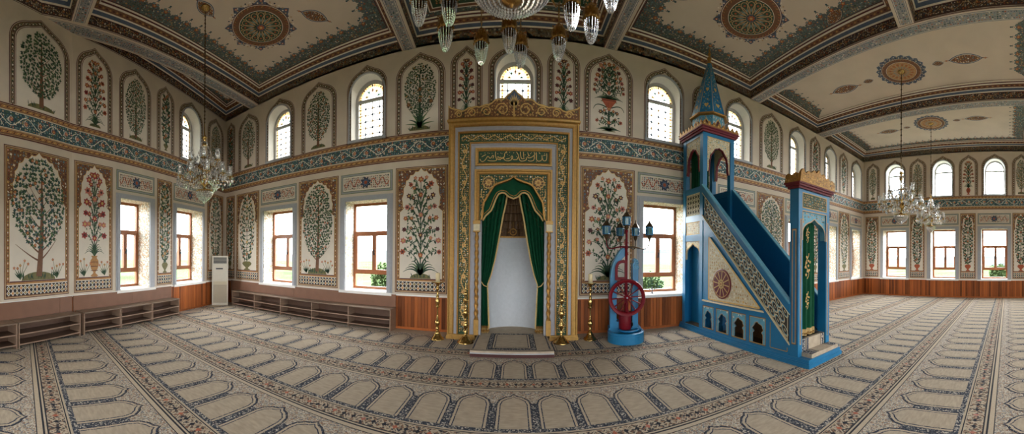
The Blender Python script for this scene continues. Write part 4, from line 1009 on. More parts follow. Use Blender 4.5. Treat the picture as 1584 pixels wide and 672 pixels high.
for sg in (-1,1):
    x0,x1=(.85,1.02) if sg>0 else (-1.02,-.85)
    p.fill(x0,.14,x1,3.75,.036,pal,1,rng); p.ribbon([((x0+x1)/2+.05*math.sin(i*.9),.14+i*.08) for i in range(46)],.016,'gold_paint',2)
    for i in range(12): p.flower((x0+x1)/2,.3+i*.3,.05,'gold_paint','ochre',3,6)
p.fill(-1.0,3.785,1.0,3.915,.036,pal,1,rng); p.ribbon([(-1.0+i*.04,3.85+.035*math.sin(i*.9)) for i in range(51)],.014,'gold_paint',2)
mb.build('green_border',mih)
mb=MB(); uprof(mb,[(.84,3.765,.016,'gold'),(.838,3.76,.045,'gold'),(.815,3.735,.045,'gold'),(.81,3.73,.03,'mihrab_grey'),(.80,3.71,.03,'mihrab_grey'),(.795,3.70,.015,'mihrab_grey'),(.74,3.665,.015,'mihrab_grey')],zb)
# grey field round inscription and arch
for x0,x1,z0,z1 in ((-.74,.74,3.645,3.665),(-.74,-.725,3.25,3.645),(.725,.74,3.25,3.645),(-.74,.74,3.24,3.31),(-.74,-.735,.09,3.24),(.735,.74,.09,3.24)): mb.face([mf(a,b,.015) for a,b in ((x0,z0),(x1,z0),(x1,z1),(x0,z1))],K['mihrab_grey'])
mb.build('grey_field',mih)
# inscription panel with gold lettering
mb=MB()
def rframe(mb,a0,b0,a1,b1,steps,fn=mf):
    for (e0,h0,m),(e1,h1,_) in zip(steps,steps[1:]):
        A=[(a0+e0,b0+e0),(a1-e0,b0+e0),(a1-e0,b1-e0),(a0+e0,b1-e0)]; B_=[(a0+e1,b0+e1),(a1-e1,b0+e1),(a1-e1,b1-e1),(a0+e1,b1-e1)]
        for i in range(4):
            j=(i+1)%4; mb.face([fn(*A[i],h0),fn(*A[j],h0),fn(*B_[j],h1),fn(*B_[i],h1)],K[m])
rframe(mb,-.725,3.31,.725,3.645,[(0,.015,'giltpaint'),(.0,.05,'giltpaint'),(.03,.05,'giltpaint'),(.035,.035,'gold'),(.052,.03,'gold'),(.06,.02,'gold')])
mb.face([mf(a,b,.02) for a,b in ((-.666,3.368),(.666,3.368),(.666,3.586),(-.666,3.586))],K['mihrab_green'])
pan=mb.build('inscription_panel',mih)
p=Paint(mf,base=.022,step=.002)
U=1.332/1420; ux=lambda u:-.666+(u-70)*U; uz=lambda v:3.586-(v-70)*(.218/255)
def stroke(pts,w=.0135,l=1):
    # smooth the hand-drawn points
    q=[]
    for i in range(len(pts)-1):
        a=pts[max(0,i-1)];b=pts[i];c=pts[i+1];d=pts[min(len(pts)-1,i+2)]
        for t in (0,.25,.5,.75):
            q.append(tuple(.5*((2*b[j])+(-a[j]+c[j])*t+(2*a[j]-5*b[j]+4*c[j]-d[j])*t*t+(-a[j]+3*b[j]-3*c[j]+d[j])*t**3) for j in (0,1)))
    q.append(pts[-1]); p.ribbon([(ux(a),uz(b)) for a,b in q],w,'gold_paint',l)
for s_ in ([(100,240),(115,280),(150,298),(190,280),(225,235),(245,200),(260,185),(285,205),(300,230),(325,215),(345,185),(360,165),(378,190),(360,232)],
    [(135,195),(170,172),(220,145)],[(255,270),(300,285),(380,288),(420,280),(440,262),(425,225),(412,160),(415,85)],
    [(445,215),(470,195),(490,225),(515,210),(545,232),(575,205)],[(470,265),(520,245),(575,225)],[(440,240),(480,255),(520,265)],
    [(590,190),(582,235),(605,272),(660,288),(715,275),(755,235),(760,190),(735,185),(725,215),(745,235)],[(600,195),(595,150),(615,105),(645,85)],[(625,245),(670,240),(700,225)],
    [(765,260),(800,262),(845,258),(860,225),(880,180),(860,130),(835,90)],[(880,175),(890,240),(915,285),(960,290),(1010,275),(1040,245),(1030,210)],[(915,85),(918,150),(930,215),(950,240),(1000,230)],[(975,90),(980,160),(985,215)],
    [(1050,190),(1080,215),(1120,210),(1165,185),(1190,160),(1195,230),(1170,275),(1110,288),(1070,275)],[(1190,85),(1205,130),(1195,165)],[(1060,95),(1075,140),(1085,180)],
    [(1232,90),(1240,170),(1238,240),(1270,282),(1320,275),(1350,240),(1352,150)],[(1290,85),(1305,120)],[(1365,215),(1372,255),(1405,275),(1440,250),(1450,180),(1446,105)],[(1385,165),(1400,145),(1425,150)]): stroke(s_)
for u,v in ((655,150),(690,170),(520,115),(545,130),(120,130),(290,120),(1010,150),(1120,120),(1310,110),(1405,110),(840,190),(640,110),(700,100),(1140,100),(460,130),(200,110),(260,110),(345,120),(780,110),(1240,300),(1100,160)): p.disc(ux(u),uz(v),.008,'gold_paint',1,6)
for u,v in ((150,230),(330,250),(520,180),(660,200),(820,150),(960,170),(1130,240),(1300,180),(1400,210),(180,270),(760,150),(570,110)): p.disc(ux(u),uz(v),.006,'green2',1,5)
o=p.mb.build('gold_lettering',pan); o['label']='flowing gold calligraphy'
# arch frame, spandrels
mb=MB(); uprof(mb,[(.735,3.24,.015,'giltpaint'),(.735,3.24,.055,'giltpaint'),(.70,3.205,.055,'giltpaint'),(.69,3.195,.035,'gold'),(.655,3.16,.035,'gold'),(.645,3.15,.02,'gold'),(.64,3.145,.02,'gold')],2.26)
mb.build('arch_frame',mih)
def march(g=0.):
    A=[];n=28
    for i in range(n+1):
        t=PI*i/n; lob=1-.045*abs(math.cos(5.0*t))
        A.append((-(.60-g)*math.cos(t)*(lob if .05<t<PI-.05 else 1),2.28+(.79-g)*lob*math.sin(t)**.82+(.03 if abs(t-PI/2)<.06 else 0)))
    return A
mb=MB(); AR=march()
mb.face([mf(a,b,.02) for a,b in [(-.64,2.26),(-.64,3.145),(.64,3.145),(.64,2.26)]+AR[::-1]],K['mihrab_green'])
p=Paint(mf,base=.022,step=.002); p.mb=mb; rng=random.Random(8)
def outside(a,b):
    q=((abs(a))/.62)**2+((b-2.28)/.82)**2; return q>1.0
p.fill(-.63,2.3,.63,3.13,.048,pal,1,rng,mask=outside)
for sg in (-1,1):
    p.disc(sg*.47,2.99,.085,'brown',2,16); p.flower(sg*.47,2.99,.08,'gold_paint','ochre',3,8); p.ribbon([(sg*.47+.11*math.cos(t*.4),2.99+.11*math.sin(t*.4)) for t in range(17)],.016,'gold_paint',3)
    p.ribbon([(sg*(.58+.03*math.sin(i*.8)),2.3+i*.05) for i in range(12)],.016,'gold_paint',3)
# gold rim of the arch
for h0,h1 in ((0,.0),): pass
A1=march(-.02);A2=march(.012)
mb.grid([[mf(a,b,.02) for a,b in A1],[mf(a,b,.045) for a,b in A1],[mf(a,b,.045) for a,b in A2],[mf(a,b,-.06) for a,b in A2]],K['gold'],sm=False)
mb.build('arch_spandrel',mih)
# twisted columns on the jambs
mb=MB()
for sg in (-1,1):
    mb=MB(); x=sg*.685
    def bx(x0,x1,z0,z1,h0,h1,m): mb.prism([(x0,z0),(x1,z0),(x1,z1),(x0,z1)],(h0,h1),K[m],mf)
    bx(x-.07,x+.07,2.2,2.265,-.02,.085,'giltpaint'); bx(x-.058,x+.058,2.075,2.2,-.02,.075,'ivory'); bx(x-.065,x+.065,2.05,2.075,-.02,.08,'giltpaint')
    bx(x-.045,x+.045,.09,.38,-.02,.06,'giltpaint')
    rows=[]
    for i in range(120):
        z=.38+1.67*i/119; rows.append([mf(x+.034*(1+.22*math.cos(2*(2*PI*j/12)-i*.62))*math.cos(2*PI*j/12),z,.028+.034*(1+.22*math.cos(2*(2*PI*j/12)-i*.62))*math.sin(2*PI*j/12)) for j in range(12)])
    mb.grid(rows,K['gold'],cu=True); mb.build('twisted_column',mih)
mb=MB()
for sg in (-1,1):  # jamb strips behind the columns
    x0,x1=(.60,.74) if sg>0 else (-.74,-.60)
    mb=MB(); mb.prism([(x0,.09),(x1,.09),(x1,2.26),(x0,2.26)],(-.08,.012),K['mihrab_grey'],mf); mb.build('jamb',mih)
for x0,x1 in ((-1.26,-.70),(.70,1.26)):
    mb=MB(); mb.prism([(x0,0),(x1,0),(x1,.06),(x0,.06)],(-.4,.075),K['giltpaint'],mf); mb.prism([(x0+.01,.06),(x1-.01,.06),(x1-.01,.095),(x0+.01,.095)],(-.4,.06),K['giltpaint'],mf); mb.build('plinth',mih)
# cornice and carved crest
mb=MB()
pr=[(1.245,4.13,.0),(1.255,4.15,.07),(1.27,4.16,.085),(1.27,4.19,.09),(1.262,4.20,.085),(1.26,4.21,.05)]
mb.grid([[mf(-w_,z,-.4),mf(-w_,z,h),mf(w_,z,h),mf(w_,z,-.4)] for w_,z,h in pr],K['giltpaint'],sm=False)
mb.face([mf(-1.26,4.21,-.4),mf(-1.26,4.21,.05),mf(1.26,4.21,.05),mf(1.26,4.21,-.4)],K['giltpaint']); mb.build('cornice',mih)
half=[(1.255,4.21),(1.255,4.49),(1.20,4.445),(1.13,4.42),(1.06,4.40),(.99,4.37),(.93,4.385),(.87,4.425),(.79,4.43),(.71,4.445),(.66,4.43),(.60,4.45),(.54,4.47),(.47,4.475),(.42,4.50),(.36,4.555),(.29,4.57),(.22,4.56),(.18,4.585),(.13,4.64),(.06,4.69),(.0,4.745)]
pts=half+[(-a,b) for a,b in half[::-1][1:]]
mb=MB(); mb.prism(pts,(.0,.05),K['gold'],mf)
p=Paint(mf,base=.052,step=.002); p.mb=mb; rng=random.Random(21)
inn_=[(a*.985,4.225+(b-4.21)*.9) for a,b in pts]; p.poly(inn_,'brown',0)
def hz(a):
    a=abs(a)
    for (x1,z1),(x0,z0) in zip(half[1:],half[2:]):
        if x0<=a<=x1: return z0+(z1-z0)*(a-x0)/max(1e-6,x1-x0)
    return 4.3
p.fill(-1.22,4.23,1.22,4.72,.055,['gold_paint','ochre','gold_paint','green','ochre'],1,rng,mask=lambda a,b:b<hz(a)-.035)
for sg in (-1,1):
    for cx,r in ((.22,.13),(.52,.10),(.80,.085),(1.05,.07)):
        zc=4.23+r; p.ribbon([(sg*(cx+r*(1-t/20)*math.cos(t*.62)),zc+r*(1-t/20)*math.sin(t*.62)) for t in range(15)],.022,'gold_paint',3)
    p.ribbon([(sg*a,b-.02) for a,b in half[1:]],.026,'gold_paint',3)
p.poly([(-.13,4.57),(0,4.72),(.13,4.57),(.06,4.50),(-.06,4.50)],'slate',3)
for t in range(-4,5): p.leaf(0,4.40,PI/2+t*.2,.27-abs(t)*.03,.045,'gold_paint' if t%2 else 'tan',4)
p.ribbon([(0,4.22),(0,4.5)],.03,'gold_paint',5)
mb.build('crest',mih)
# niche interior: curved white wall, muqarnas hood
mb=MB(); NR=.62; yc=.36   # centre of curve, local y (behind)
def nx(t,r=NR): return (-r*math.cos(t),MY-6.15+.08+ (r*1.05)*math.sin(t))
mb.grid([[nx(PI*i/24)+(z,) for i in range(25)] for z in (.0,.5,1.,1.5,2.02)],K['niche'])
mb.build('niche_wall',mih); mb=MB(); mb.face([nx(PI*i/24)+(.10,) for i in range(25)],K['pile']); mb.build('niche_floor',mih)
mb=MB()
tiers=[(2.02,1.0),(2.02,.93),(2.17,.90),(2.17,.80),(2.32,.76),(2.32,.66),(2.47,.61),(2.47,.50),(2.62,.44),(2.62,.34),(2.78,.27),(2.78,.15),(2.92,.01)]
rows=[]
for z,f in tiers: rows.append([nx(PI*i/36,NR*f*(1 if i%3 else .955))[:2]+(z,) for i in range(37)])
mb.grid(rows,K['muq'],sm=False)
mb.grid([[nx(PI*i/24,NR*.985)+(z,) for i in range(25)] for z in (1.985,2.06)],K['gold'])
for j,z in enumerate((2.10,2.25,2.40)):
    for i in range(3,22,2): x,y=nx(PI*(i+j%2)/25,NR*(.92-.13*j)); mb.ball((x,y,z),.018,K['gold'],6)
mb.face([(-.8,-.12,2.95),(.8,-.12,2.95),(.8,.6,2.95),(-.8,.6,2.95)],K['muq'])
mb.build('muqarnas_hood',mih)
mb=MB(); mb.torus((-.0,.36,2.10),.065,.012,K['gold'],16,6,'y'); mb.lathe([(.001,-.015),(.055,-.008),(.06,0),(.001,.01)],K['muq'],(0,.36,2.10),16,axis='y'); mb.ball((0,.345,2.10),.022,K['gold'],8)
mb.tube([(0,.36,2.17),(0,.36,2.40)],.006,K['gold'],6); mb.build('hanging_boss',mih)
# black-out box behind the niche so that it is a solid recess
mb=MB(); mb.box(-.8,.3,0,.8,.95,3.3,K['plaster']); 
mb=MB()
for q in (((-.75,-.12),(-.75,.75)),((-.75,.75),(.75,.75)),((.75,.75),(.75,-.12))):
    mb.face([(q[0][0],q[0][1],0),(q[1][0],q[1][1],0),(q[1][0],q[1][1],3.35),(q[0][0],q[0][1],3.35)],K['plaster'])
mb.face([(-.75,-.12,3.35),(.75,-.12,3.35),(.75,.75,3.35),(-.75,.75,3.35)],K['plaster']); mb.build('niche_backing',mih)

# ------------------------------------------------------------------ curtains and pelmet
def drape(name,label,sg):
    t=thing(name,label,'curtain',(MX,6.06,.03),0,'green velvet curtains of the prayer niche')
    keys=[(2.86,.10,.60),(2.6,.14,.60),(2.3,.205,.605),(1.9,.27,.61),(1.5,.345,.62),(1.2,.42,.63),(1.02,.485,.64),(.96,.49,.635),(.9,.485,.64),(.6,.47,.645),(.3,.455,.645),(.17,.45,.645)]
    def lerp(z):
        for (z1,a1,b1),(z0,a0,b0) in zip(keys,keys[1:]):
            if z0<=z<=z1: f=(z-z0)/(z1-z0); return a0+(a1-a0)*f,b0+(b1-b0)*f
        return keys[-1][1:]
    zs=[2.86-i*(2.86-.17)/60 for i in range(61)]; nu=64
    def pt(z,u,off=0):
        a,b=lerp(z); x=a+(b-a)*u; amp=.032*(.55+.45*min(1,abs(z-.98)/.5)); return (sg*x,amp*math.sin(u*2*PI*5.5+.6*math.sin(z*1.3))+.012*math.sin(u*2*PI*13+z)+off,z)
    mb=MB(); mb.grid([[pt(z,i/nu) for i in range(nu+1)] for z in zs],K['velvet']); mb.build('fabric',t)
    mb=MB()
    for z0,z1 in zip(zs,zs[1:]): mb.grid([[Vector(pt(z0,0,-.008))+Vector((-sg*.016,0,0)),pt(z0,.0,-.012),Vector(pt(z0,0,-.008))+Vector((sg*.014,0,0))],[Vector(pt(z1,0,-.008))+Vector((-sg*.016,0,0)),pt(z1,.0,-.012),Vector(pt(z1,0,-.008))+Vector((sg*.014,0,0))]],K['trim'])
    o=mb.build('gold_edging',t)
    mb=MB(); zz=[.17,.15,.12,.09,.075]
    mb.grid([[Vector(pt(.17,i/nu))+Vector((0,-.006,z-.17)) for i in range(nu+1)] for z in zz],K['trim'])
    for i in range(0,nu,2): q=Vector(pt(.17,i/nu)); mb.ball((q.x,q.y-.01,.12),.016,K['gold'],6)
    mb.grid([[Vector(pt(z,i/nu))+Vector((0,-.008,0)) for i in range(nu+1)] for z in (.17,.185,.20,.215)],K['gold']); mb.build('fringe',t)
    mb=MB(); a,b=lerp(.98); mb.tube([(sg*(b+.015),-.05,1.13),(sg*(b-.03),-.065,1.08),(sg*(a+.06),-.07,1.0),(sg*(a+.0),-.05,.975),(sg*(a-.012),-.0,.965)],.011,K['trim'],8); mb.build('tieback_cord',t)
    mb=MB(); mb.tube([(sg*.66,-.09,1.14),(sg*.66,-.05,1.14)],.014,K['gold'],8); mb.ball((sg*.66,-.095,1.14),.02,K['gold'],8); mb.build('tieback_hook',t)
    return t
drape('curtain','left green velvet curtain of the prayer niche, tied back with a cord',-1)
drape('curtain','right green velvet curtain of the prayer niche, tied back with a cord',1)
pel=thing('pelmet','green pelmet with wavy gold braid under the arch of the niche','pelmet',(MX,5.99,0))
up_=march(.012); low=[(-.575,2.275),(-.53,2.36),(-.47,2.42),(-.42,2.47),(-.38,2.56),(-.33,2.69),(-.28,2.78),(-.22,2.81),(-.16,2.80),(-.09,2.73),(0,2.695)]
low=low+[(-a,b) for a,b in low[::-1][1:]]
def at_x(x,L):
    for (a,b),(c,d) in zip(L,L[1:]):
        if a<=x<=c and c>a: return b+(d-b)*(x-a)/(c-a)
    return L[0][1] if x<L[0][0] else L[-1][1]
mb=MB(); upx=sorted(up_); xs=[-.578+1.156*i/80 for i in range(81)]
def py(x,f): return .012*math.sin(x*26)*f+.004
mb.grid([[(x,py(x,f),at_x(x,low)+(max(at_x(x,upx),at_x(x,low)+.005)-at_x(x,low))*(1-f)) for x in xs] for f in (0,.25,.5,.75,1)],K['velvet']); mb.build('fabric',pel)
mb=MB(); wv=[(x,at_x(x,low)) for x in xs]
for off,m,wd in ((.0,'trim',.030),(.045,'gold',.012)):
    A=[];B_=[]
    for i,(a,b) in enumerate(wv):
        q0=wv[max(0,i-1)];q1=wv[min(80,i+1)];dx,dz=q1[0]-q0[0],q1[1]-q0[1];L=math.hypot(dx,dz)
        A.append((a-dz/L*(off-wd/2),py(a,1)-.012,b+dx/L*(off-wd/2))); B_.append((a-dz/L*(off+wd/2),py(a,1)-.012,b+dx/L*(off+wd/2)))
    mb.grid([A,B_],K[m])
mb.build('gold_braid',pel)

# ------------------------------------------------------------------ carpeted step in front of the niche
st=thing('step_platform','low carpeted step in front of the niche with a dark red front edge','platform',(MX,5.4,0))
P=[(-.655,-.49),(.675,-.49),(.655,.455),(.59,.455),(.59,.66),(-.59,.66),(-.59,.455),(-.655,.455)]
f2=lambda a,b,h:(a,b,h)
mb=MB(); mb.prism(P,(0,.055),K['stepred'],f2); mb.build('plinth',st)
mb=MB(); mb.prism([(a*1.0,b-(.012 if b<0 else 0)) for a,b in P],(.055,.07),K['mould'],f2)
mb.prism(P,(.07,.10),K['pile'],f2); 
p=Paint(lambda a,b,h:(a,b,.10+h),.001,.0008); p.mb=mb
p.rect(-.64,-.48,.66,-.40,'cbeige',0); p.rect(-.64,-.47,.66,-.455,'cline',1); p.rect(-.64,-.43,.66,-.418,'cdash',1)
p.rect(-.405,-.405,.405,.65,'cline',1); p.rect(-.395,-.395,.395,.65,'cstrip',2); p.rect(-.325,-.33,.325,.58,'cline',3); p.rect(-.31,-.315,.31,.565,'cbeige',4); p.rect(-.285,-.29,.285,.54,'cdash',5); p.rect(-.27,-.27,.27,.525,'pile',6)
for sg in (-1,1): p.rect(sg*.62-.012,-.39,sg*.62+.012,.48,'cdash',1)
mb.build('carpet_cover',st)

# ------------------------------------------------------------------ brass candlesticks
def candle_big():
    t=thing('candlestick','tall brass candlestick carrying a thick candle, left of the niche','candlestick')
    mb=MB(); sq=lambda a,h:1+.06*math.cos(3*a) if h<.2 else 1
    mb.lathe([(.001,0),(.125,0),(.125,.012),(.118,.025),(.10,.04),(.098,.05),(.085,.06),(.07,.085),(.062,.11),(.045,.125),(.05,.135),(.048,.145),(.03,.16),(.024,.18)],K['brass'],n=24,sq=sq)
    for i in range(3): a=PI*2*i/3+.5; mb.ball((.105*math.cos(a),.105*math.sin(a),.018),.026,K['brass'],8)
    mb.build('base',t)
    mb=MB(); prof=[(.024,.18),(.032,.20),(.036,.215),(.03,.23),(.022,.24),(.028,.26),(.046,.285),(.052,.315),(.048,.34),(.036,.365),(.024,.39),(.018,.40),(.026,.41),(.026,.42),(.016,.43),(.0145,.46),(.0145,.58),(.016,.60),(.03,.61),(.044,.618),(.044,.632),(.03,.64),(.024,.65),(.036,.67),(.044,.70),(.044,.735),(.036,.77),(.028,.79),(.022,.80),(.030,.815),(.03,.825),(.018,.84),(.017,.90),(.017,.93),(.022,.94),(.032,.955),(.036,.97),(.03,.985),(.02,1.0),(.022,1.02),(.034,1.04),(.05,1.06),(.07,1.075)]
    mb.lathe(prof,K['brass'],n=20); mb.build('stem',t)
    mb=MB(); mb.lathe([(.001,1.07),(.07,1.072),(.11,1.08),(.118,1.09),(.114,1.10),(.10,1.098),(.06,1.092),(.001,1.09)],K['brass'],n=24); mb.build('drip_pan',t)
    mb=MB(); mb.lathe([(.001,1.09),(.042,1.09),(.042,1.26),(.036,1.268),(.02,1.262),(.001,1.26)],K['candle'],n=18); c=mb.build('candle',t)
    mb=MB(); mb.tube([(0,0,1.26),(.002,0,1.278)],.003,K['black'],5); w_=mb.build('wick',t); w_.parent=c
    return t
c1=candle_big(); c1.location=(-1.45,5.78,0)
c2=copy_tree(c1); c2.location=(1.44,5.86,0); c2['label']='tall brass candlestick carrying a thick candle, right of the niche beside the blue fountain'
for c in (c1,c2): c['group']='candlesticks carrying candles'
def candle_small():
    t=thing('candlestick','ornate brass stand on a round foot before the left green border of the niche','candlestick')
    mb=MB(); mb.lathe([(.001,0),(.15,0),(.152,.012),(.145,.022),(.14,.032),(.12,.042),(.118,.055),(.10,.066),(.082,.09),(.06,.115),(.042,.125),(.042,.135),(.026,.15),(.022,.17)],K['brass'],n=26); mb.build('base',t)
    mb=MB(); mb.lathe([(.022,.17),(.03,.185),(.03,.2),(.02,.215),(.018,.25),(.03,.27),(.046,.30),(.05,.33),(.04,.365),(.022,.39),(.03,.40),(.03,.41),(.018,.42),(.018,.46),(.034,.49),(.05,.53),(.05,.56),(.034,.60),(.02,.62),(.03,.635),(.03,.645),(.016,.66),(.016,.72),(.03,.74),(.042,.77),(.04,.80),(.024,.83),(.018,.85)],K['brass'],n=18)
    for z,r in ((.32,.05),(.545,.052),(.78,.042)):
        for i in range(6): a=2*PI*i/6; mb.ball((r*math.cos(a),r*math.sin(a),z),.016,K['brass'],6)
    mb.build('stem',t)
    mb=MB(); mb.lathe([(.018,.85),(.034,.87),(.04,.90),(.024,.93),(.012,.95),(.02,.97),(.024,.99),(.014,1.02),(.006,1.05),(.012,1.07),(.001,1.10)],K['brass'],n=14); mb.build('finial',t)
    return t
c3=candle_small(); c3.location=(-.895,5.68,0)
c4=copy_tree(c3); c4.location=(.862,5.72,0); c4['label']='ornate brass stand on a round foot before the right green border of the niche'
for c in (c3,c4): c['group']='brass stands before the niche'
# ------------------------------------------------------------------ pulpit (minbar)
OX,OY=4.1,4.5
mn=thing('minbar','blue stair pulpit with lattice balustrade, tower and tall pointed spire','pulpit',(OX,OY,0))
XL,XR=3.68,4.53
def L(x,y,z): return (x-OX,y-OY,z)
fl=lambda y,z,h:L(XL-h,y,z)         # left face: y along, z up, h outward
frr=lambda y,z,h:L(XR+h,y,z)
YG0,YG1=2.90,3.08; YT0,YT1=5.42,6.22
slope=(3.08-.62)/(5.40-2.72)
hr=lambda y:.80+(y-2.95)*.935          # top of the balustrade
def bar(mb,y0,z0,y1,z1,h0,h1,m,fn=None): mb.prism([(y0,z0),(y1,z0),(y1,z1),(y0,z1)],(h0,h1),K[m],fn or fl)
# base
mb=MB()
def ring(z0,z1,e,m='blue'):
    mb.box(XL-e-OX,2.70-e-OY,z0,XR+e-OX,6.30-OY,z1,K[m])
ring(0,.055,.035); ring(.055,.075,.022); ring(.075,.12,.012)
mb.build('base_plinth',mn)
# side panels with openings
def side(fn,name,out):
    mb=MB(); zt=.12
    # stringer triangle: posts, rails
    bars=[(2.95,.12,3.09,.14)]
    bar(mb,YG1-.0,.12,YT0,.155,-.05,.0,'blue',fn)           # bottom rail
    ys=[(3.57,3.975),(4.05,4.455),(4.53,4.935),(5.005,5.395)]
    # mullions between the small arches
    for a,b in ((3.49,3.57),(3.975,4.05),(4.455,4.53),(4.935,5.005),(5.395,YT0)): bar(mb,a,.155,b,.62,-.05,.0,'blue',fn)
    # sloping rails: top handrail, lower rail under lattice, rail above arches
    def sl(y0,y1,o0,o1,h0,h1,m): mb.prism([(y0,hr(y0)+o0),(y1,hr(y1)+o0),(y1,hr(y1)+o1),(y0,hr(y0)+o1)],(h0,h1),K[m],fn)
    sl(YG1-.02,YT0,-.15,.0,-.05,.012,'blue'); sl(YG1-.02,YT0,.0,.03,-.06,.03,'blue2')
    sl(YG1-.02,YT0,-.71,-.625,-.05,.01,'blue'); sl(YG1-.02,YT0,-.625,-.612,-.01,.022,'ivory'); sl(YG1-.02,YT0,-.163,-.15,-.01,.022,'ivory')
    # triangle field and frame
    zf=.66
    yA=2.95+(zf+.71-.80)/.935
    # lower-right solid part next to the gate (small triangle panel)
    mb.prism([(YG1-.02,.155),(3.49,.155),(3.49,.62),(3.10,hr(3.10)-.70 if hr(3.10)-.70>.155 else .2),(YG1-.02,hr(YG1)-.70)],(-.05,-.0),K['blue'],fn)
    mb.prism([(3.49,.62),(YT0,.62),(YT0,.70),(3.57,.70)],(-.05,.0),K['blue'],fn); mb.prism([(3.60,.705),(YT0-.03,.705),(YT0-.03,.735),(3.62,.735)],(-.02,.022),K['ivory'],fn)
    mb.prism([(3.49,.62),(3.60,.70),(YT0,.70),(YT0,hr(YT0)-.69)],(-.06,-.012),K['blue'],fn)
    o=mb.build(name,mn)
    # lattice balustrade
    mb=MB(); sl(YG1-.0,YT0-.06,-.615,-.16,-.03,-.015,'lattice_dark')
    p=Paint(lambda u,v,h:fn(YG1+.02+u,hr(YG1+.02+u)-.60+v,h),base=-.013,step=.003); p.mb=mb
    Lx=YT0-.09-YG1; cell=.148; nn=int(Lx/cell*1.0); dv=.43/3
    p.frame(0,.0,Lx,.435,.014,'ivory',4)
    for j in range(3):
        for i in range(nn+1):
            a=(i+.5*(j%2)+.5)*Lx/(nn+1); b=.012+(j+.5)*dv-.0
            if a>Lx-.05: continue
            n8=12
            for r0,r1,m,l in ((.074,.058,'ivory',2),(.058,.048,'blue2',1)):
                p.strip([(a+r0*math.cos(2*PI*q/n8),b+r0*math.sin(2*PI*q/n8)) for q in range(n8+1)],[(a+r1*math.cos(2*PI*q/n8),b+r1*math.sin(2*PI*q/n8)) for q in range(n8+1)],m,l)
            p.flower(a,b,.022,'ivory','brown',2,5)
            p.disc(a+.074,b+dv*.5,.018,'blue2',3,6); p.leaf(a+.05,b+dv*.42,.8,.05,.022,'ivory',3); p.leaf(a+.1,b+dv*.42,2.3,.05,.022,'ivory',3)
    mb.build('lattice_balustrade',mn)
    # triangular carved field with its red wheel rosette
    mb=MB(); T=[(3.62,.395+.36),(5.16,.755),(5.16,1.80+.40)]
    T=[(3.70,.765),(5.17,.765),(5.17,2.02)]
    mb.prism(T,(-.02,.006),K['ivory'],fn)
    p=Paint(fn,base=.008,step=.002); p.mb=mb; rng=random.Random(31)
    inside=lambda y,z: z>.80 and y<5.14 and z<.765+(y-3.70)*.853-.06
    p.fill(3.72,.79,5.14,1.98,.062,['tan','gold_paint','tan','ochre','white'],0,rng,mask=inside)
    e=.03
    for a,b in zip(T,T[1:]+T[:1]): p.ribbon([a,b],.03,'gold_paint',3)
    tri=mb.build('carved_triangle',mn)
    if out:
        mb=MB(); cy_,cz=4.74,1.10; rr=.285
        mb.lathe([(.001,.018),(rr*.96,.018),(rr,.012),(rr,0)],K['minred'],(0,0,0),36,sm=False,axis='x')
        mb.v=[fn(cy_+y,cz+z,x) for x,y,z in mb.v]
        p=Paint(fn,base=.02,step=.003); p.mb=mb
        def rg(r0,r1,m,l): p.strip([(cy_+r0*math.cos(2*PI*q/36),cz+r0*math.sin(2*PI*q/36)) for q in range(37)],[(cy_+r1*math.cos(2*PI*q/36),cz+r1*math.sin(2*PI*q/36)) for q in range(37)],m,l)
        rg(rr*.9,rr*.86,'gold_paint',1); rg(rr*.30,rr*.24,'gold_paint',2)
        for q in range(12):
            t=2*PI*q/12+.13; p.ribbon([(cy_+rr*.2*math.cos(t),cz+rr*.2*math.sin(t)),(cy_+rr*.84*math.cos(t),cz+rr*.84*math.sin(t))],(.014,.020),'gold_paint',2)
            t+=PI/12; p.leaf(cy_+rr*.55*math.cos(t),cz+rr*.55*math.sin(t),t,rr*.28,.03,'wheelred_' if False else 'maroon',2)
        p.flower(cy_,cz,rr*.22,'gold_paint','rust',3,8)
        mb.build('red_rosette',mn)['label']='round red wheel shaped rosette with gold spokes'
    # small arches
    for a,b in ys:
        mb=MB(); c=(a+b)/2; w=(b-a)/2-.07
        A=[]
        n=18
        for i in range(n+1):
            t=PI*i/n; lob=1-.16*abs(math.cos(2.5*t)) if .25<t<PI-.25 else 1.
            A.append((c-w*lob*1.05*math.cos(t),.40+(.13)*lob*math.sin(t)+(.02 if i==n//2 else 0)))
        A=[(c-w,.175),(c-w,.33),(c-w*.72,.36)]+A+[(c+w*.72,.36),(c+w,.33),(c+w,.175)]
        mb.prism([(a,.155),(a,.62),(b,.62),(b,.155)]+A[::-1],(-.03,-.008),K['blue2'],fn)
        p=Paint(fn,base=-.006,step=.002); p.mb=mb; rng=random.Random(int(a*100))
        p.fill(a+.03,.50,b-.03,.60,.05,['blue2','white','teal2'],0,rng,mask=lambda y,z:abs(y-c)>w*.8 or z>.57)
        p.frame(a,.155,b,.62,.014,'brown',1); p.frame(a+.016,.169,b-.016,.604,.008,'gold_paint',2)
        p.ribbon(A,.012,'tan',2)
        mb.build('arched_panel',mn)
    if out:
        p=Paint(fn,base=.002,step=.002); q=[(3.10,.165),(3.475,.165),(3.475,.60)]
        q=[(3.11,.17),(3.47,.17),(3.47,.60),(3.11,.27)]
        for a,b in zip(q,q[1:]+q[:1]): p.ribbon([a,b],.014,'brown',0); p.ribbon([a,b],.007,'gold_paint',1)
        p.build('panel_moulding',mn)
side(fl,'side_frame',True); side(frr,'side_frame',False)
